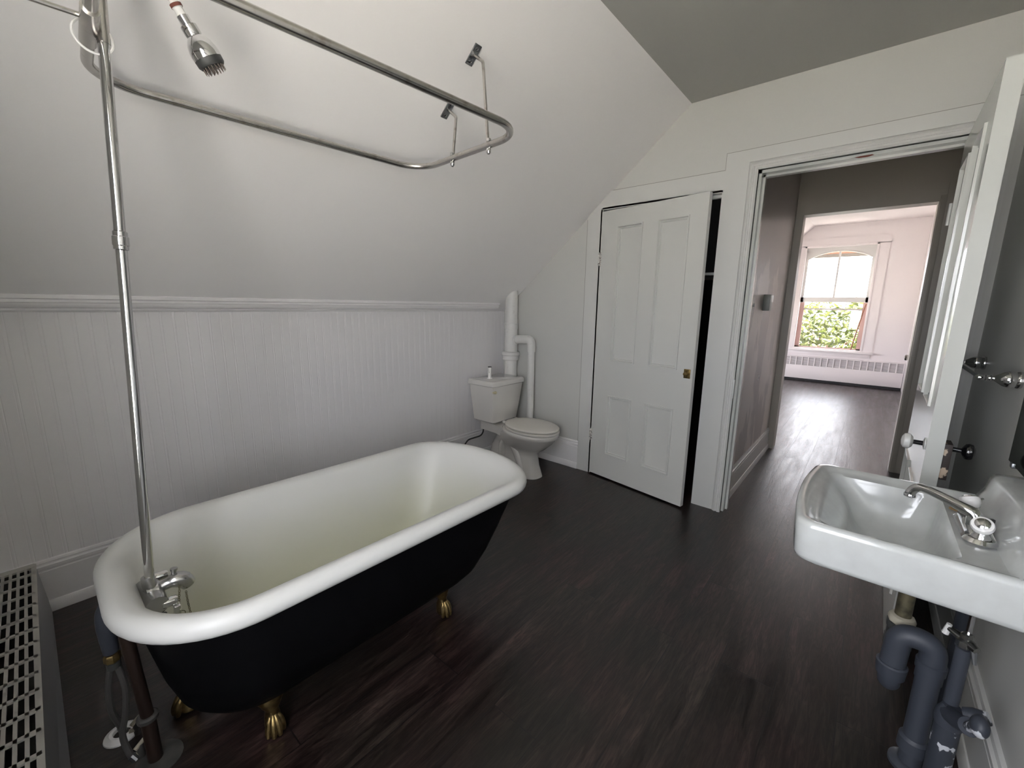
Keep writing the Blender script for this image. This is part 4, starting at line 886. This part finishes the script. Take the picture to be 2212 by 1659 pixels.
# towel bar and mirror on the sink wall
tb = thing('towel_bar', (2.42, YC, 1.13), 'chrome towel bar on turned posts above the sink', 'towel bar')
for px in (2.13, 2.74):
    obj('post', MB().lathe([(0.028, 0), (0.029, 0.006), (0.027, 0.012), (0.025, 0.014), (0.0265, 0.018), (0.028, 0.030), (0.024, 0.042), (0.013, 0.056), (0.0085, 0.062), (0.0085, 0.066), (0.0105, 0.068), (0.0085, 0.071), (0.0085, 0.078), (0.0105, 0.081), (0.0085, 0.084), (0.0105, 0.090), (0.011, 0.100), (0.006, 0.106), (0.001, 0.108)], (px, YC, 1.130), (0, 1, 0), 26), m_chrome, tb)
obj('bar', MB().tube([(2.13, YC+0.095, 1.130), (2.74, YC+0.095, 1.130)], 0.0065, 12), m_zinc, tb)
mi = thing('mirror', (1.7, YC, 1.3), 'dark wall mirror hanging above the sink, cut off by the frame', 'mirror')
obj('glass', MB().box(1.10, 1.974, YC+0.012, YC+0.018, 0.894, 1.75), m_mirror, mi)
obj('backing', MB().box(1.095, 1.978, YC+0.001, YC+0.013, 0.889, 1.755, 0.002), m_rubber, mi)
for px in (1.92, 1.3):
    obj('clip', MB().box(px-0.012, px+0.012, YC+0.001, YC+0.022, 0.8845, 0.900, 0.002), m_zinc, mi)

# ------------------------------------------------------------------ radiator on the left
rd = thing('radiator_cover', (-0.2, 1.3, 0), 'white slotted baseboard radiator cover at the left edge', 'radiator')
RZ = 0.237
obj('front_panel', MB().loft([[Vector(p) for p in ((-0.050, y_, 0.004), (-0.062, y_, 0.004), (-0.082, y_, RZ-0.004), (-0.070, y_, RZ-0.004))] if y_ > 2 else [Vector(p) for p in ((-0.075, y_, 0.004), (-0.087, y_, 0.004), (-0.132, y_, RZ-0.004), (-0.120, y_, RZ-0.004))] for y_ in (-0.38, 2.583)]), m_radfront, rd)
# slotted top: bars across and along
def edge(y_): return -0.120+(y_+0.38)/(2.963)*0.050
tg = MB()
rows = int((2.583+0.38)/0.088)
cols = 11
for k in range(rows+1):
    y_ = 2.583-k*0.088
    tg.obox(Matrix.Identity(4), XD+0.004, edge(y_)-0.002, y_-0.007, y_+0.007, RZ-0.006, RZ)
y0_, y1_ = -0.36, 2.583
for c in range(cols+1):
    o_ = 0.006+c*0.0205; hw = 0.007 if c == 0 else 0.0040
    if c == 0: o_ = 0.004
    tg.loft([[Vector((edge(y_)-o_-hw, y_, RZ-0.006)), Vector((edge(y_)-o_+hw, y_, RZ-0.006)), Vector((edge(y_)-o_+hw, y_, RZ)), Vector((edge(y_)-o_-hw, y_, RZ))] for y_ in (y0_, y1_)])
obj('top_grille', tg, m_rad, rd, smooth=0)
obj('end_strip', MB().box(XD+0.004, -0.07, 2.55, 2.583, RZ-0.007, RZ+0.001), m_rad, rd)
fi = MB().box(XD+0.004, -0.10, -0.36, 2.57, 0.01, 0.03)
fi.box(XD+0.002, XD+0.012, -0.36, 2.57, 0.01, 0.228).box(XD+0.004, -0.09, 2.568, 2.576, 0.01, 0.228)
obj('inner_pan', fi, m_radin_and_shade, rd)
obj('heating_pipe', MB().tube([(-0.22, -0.36, 0.10), (-0.20, 2.5, 0.10)], 0.014, 12), m_brown, rd)

# ------------------------------------------------------------------ plumbing at the foot of the tub
dp = thing('bath_drain_pipe', (0.108, 1.46, 0), 'dark brown drain pipe at the end of the bathtub', 'pipe')
obj('pipe', MB().tube([(0.088, 1.46, 0.50), (0.106, 1.46, 0.16)], 0.0155, 18), m_brown, dp)
obj('collar', MB().lathe([(0.020, 0), (0.025, 0.003), (0.026, 0.014), (0.021, 0.018)], (0.106, 1.46, 0.145), (0, 0, 1), 20), m_flange, dp)
obj('lower_pipe', MB().tube([(0.106, 1.46, 0.15), (0.108, 1.46, 0.0)], 0.018, 18), m_brown, dp)
obj('floor_flange', MB().lathe([(0.058, 0), (0.058, 0.004), (0.050, 0.006), (0.026, 0.008)], (0.115, 1.455, 0.0), (0, 0, 1), 24), m_flange, dp)
sf = thing('bath_supply_fitting', (0.06, 1.51, 0.33), 'grey wrapped supply pipe with brass nut at the tub end', 'pipe')
obj('wrapped_pipe', MB().tube(smooth_pts([(0.085, 1.53, 0.53), (0.060, 1.515, 0.50), (0.058, 1.51, 0.44), (0.060, 1.512, 0.375)], 5), [0.012, 0.013, 0.015, 0.016, 0.017, 0.018, 0.0185, 0.019, 0.0195, 0.020, 0.0195, 0.019, 0.019, 0.018, 0.018, 0.017], 14), m_lead, sf)
obj('brass_nut', MB().lathe([(0.0165, 0), (0.019, 0.003), (0.019, 0.018), (0.016, 0.024)], (0.060, 1.512, 0.345), (0, 0, 1), 8), m_brass, sf)
obj('lower_coupling', MB().lathe([(0.013, 0), (0.016, 0.004), (0.0165, 0.022)], (0.060, 1.511, 0.322), (0, 0, 1), 12), m_rubber, sf)
hp = [('braided supply hose nearest the radiator, dropping straight to the floor valve', [(0.052, 1.512, 0.325), (0.042, 1.52, 0.26), (0.040, 1.53, 0.18), (0.052, 1.54, 0.11), (0.056, 1.545, 0.085)]),
      ('braided supply hose swinging in front of the white floor ring', [(0.068, 1.506, 0.325), (0.074, 1.50, 0.25), (0.066, 1.515, 0.16), (0.052, 1.52, 0.09), (0.060, 1.50, 0.03), (0.070, 1.49, 0.012)])]
h0 = None
for lab, pts in hp:
    ht = thing('supply_hose', pts[0], lab, 'hose', 'braided hoses at the tub end')
    obj('hose', MB().tube(smooth_pts(pts, 6), 0.0082, 10), m_braid, ht)
    obj('crimp', MB().tube([Vector(pts[-1]), Vector(pts[-1])+(Vector(pts[-2])-Vector(pts[-1])).normalized()*0.02], 0.0098, 10), m_zinc, ht)
obj('floor_escutcheon', MB().lathe([(0.022, 0.012), (0.030, 0.013), (0.044, 0.004), (0.045, 0.0), (0.022, 0.0), (0.022, 0.012)], (0.056, 1.635, 0.0), (0, 0, 1), 28, caps=False), m_plastic, None, 'white ring escutcheon on the floor behind the hoses', 'pipe ring')
for (vx, vy, lab) in ((0.088, 1.60, 'small pale shutoff tap behind the brown drain pipe'), (0.082, 1.497, 'small white shutoff tap on the floor at the bottom edge')):
    vt = thing('shutoff_tap', (vx, vy, 0), lab, 'tap', 'taps at the tub end')
    obj('body', MB().lathe([(0.008, 0), (0.009, 0.03), (0.007, 0.05)], (vx, vy, 0.0), (0, 0, 1), 12), m_flange, vt)
    obj('handle', MB().tube([(vx-0.012, vy-0.006, 0.045), (vx+0.012, vy+0.006, 0.055)], 0.006, 10).tube([(vx, vy, 0.02), (vx-0.018, vy, 0.025)], 0.006, 10), m_nut, vt)
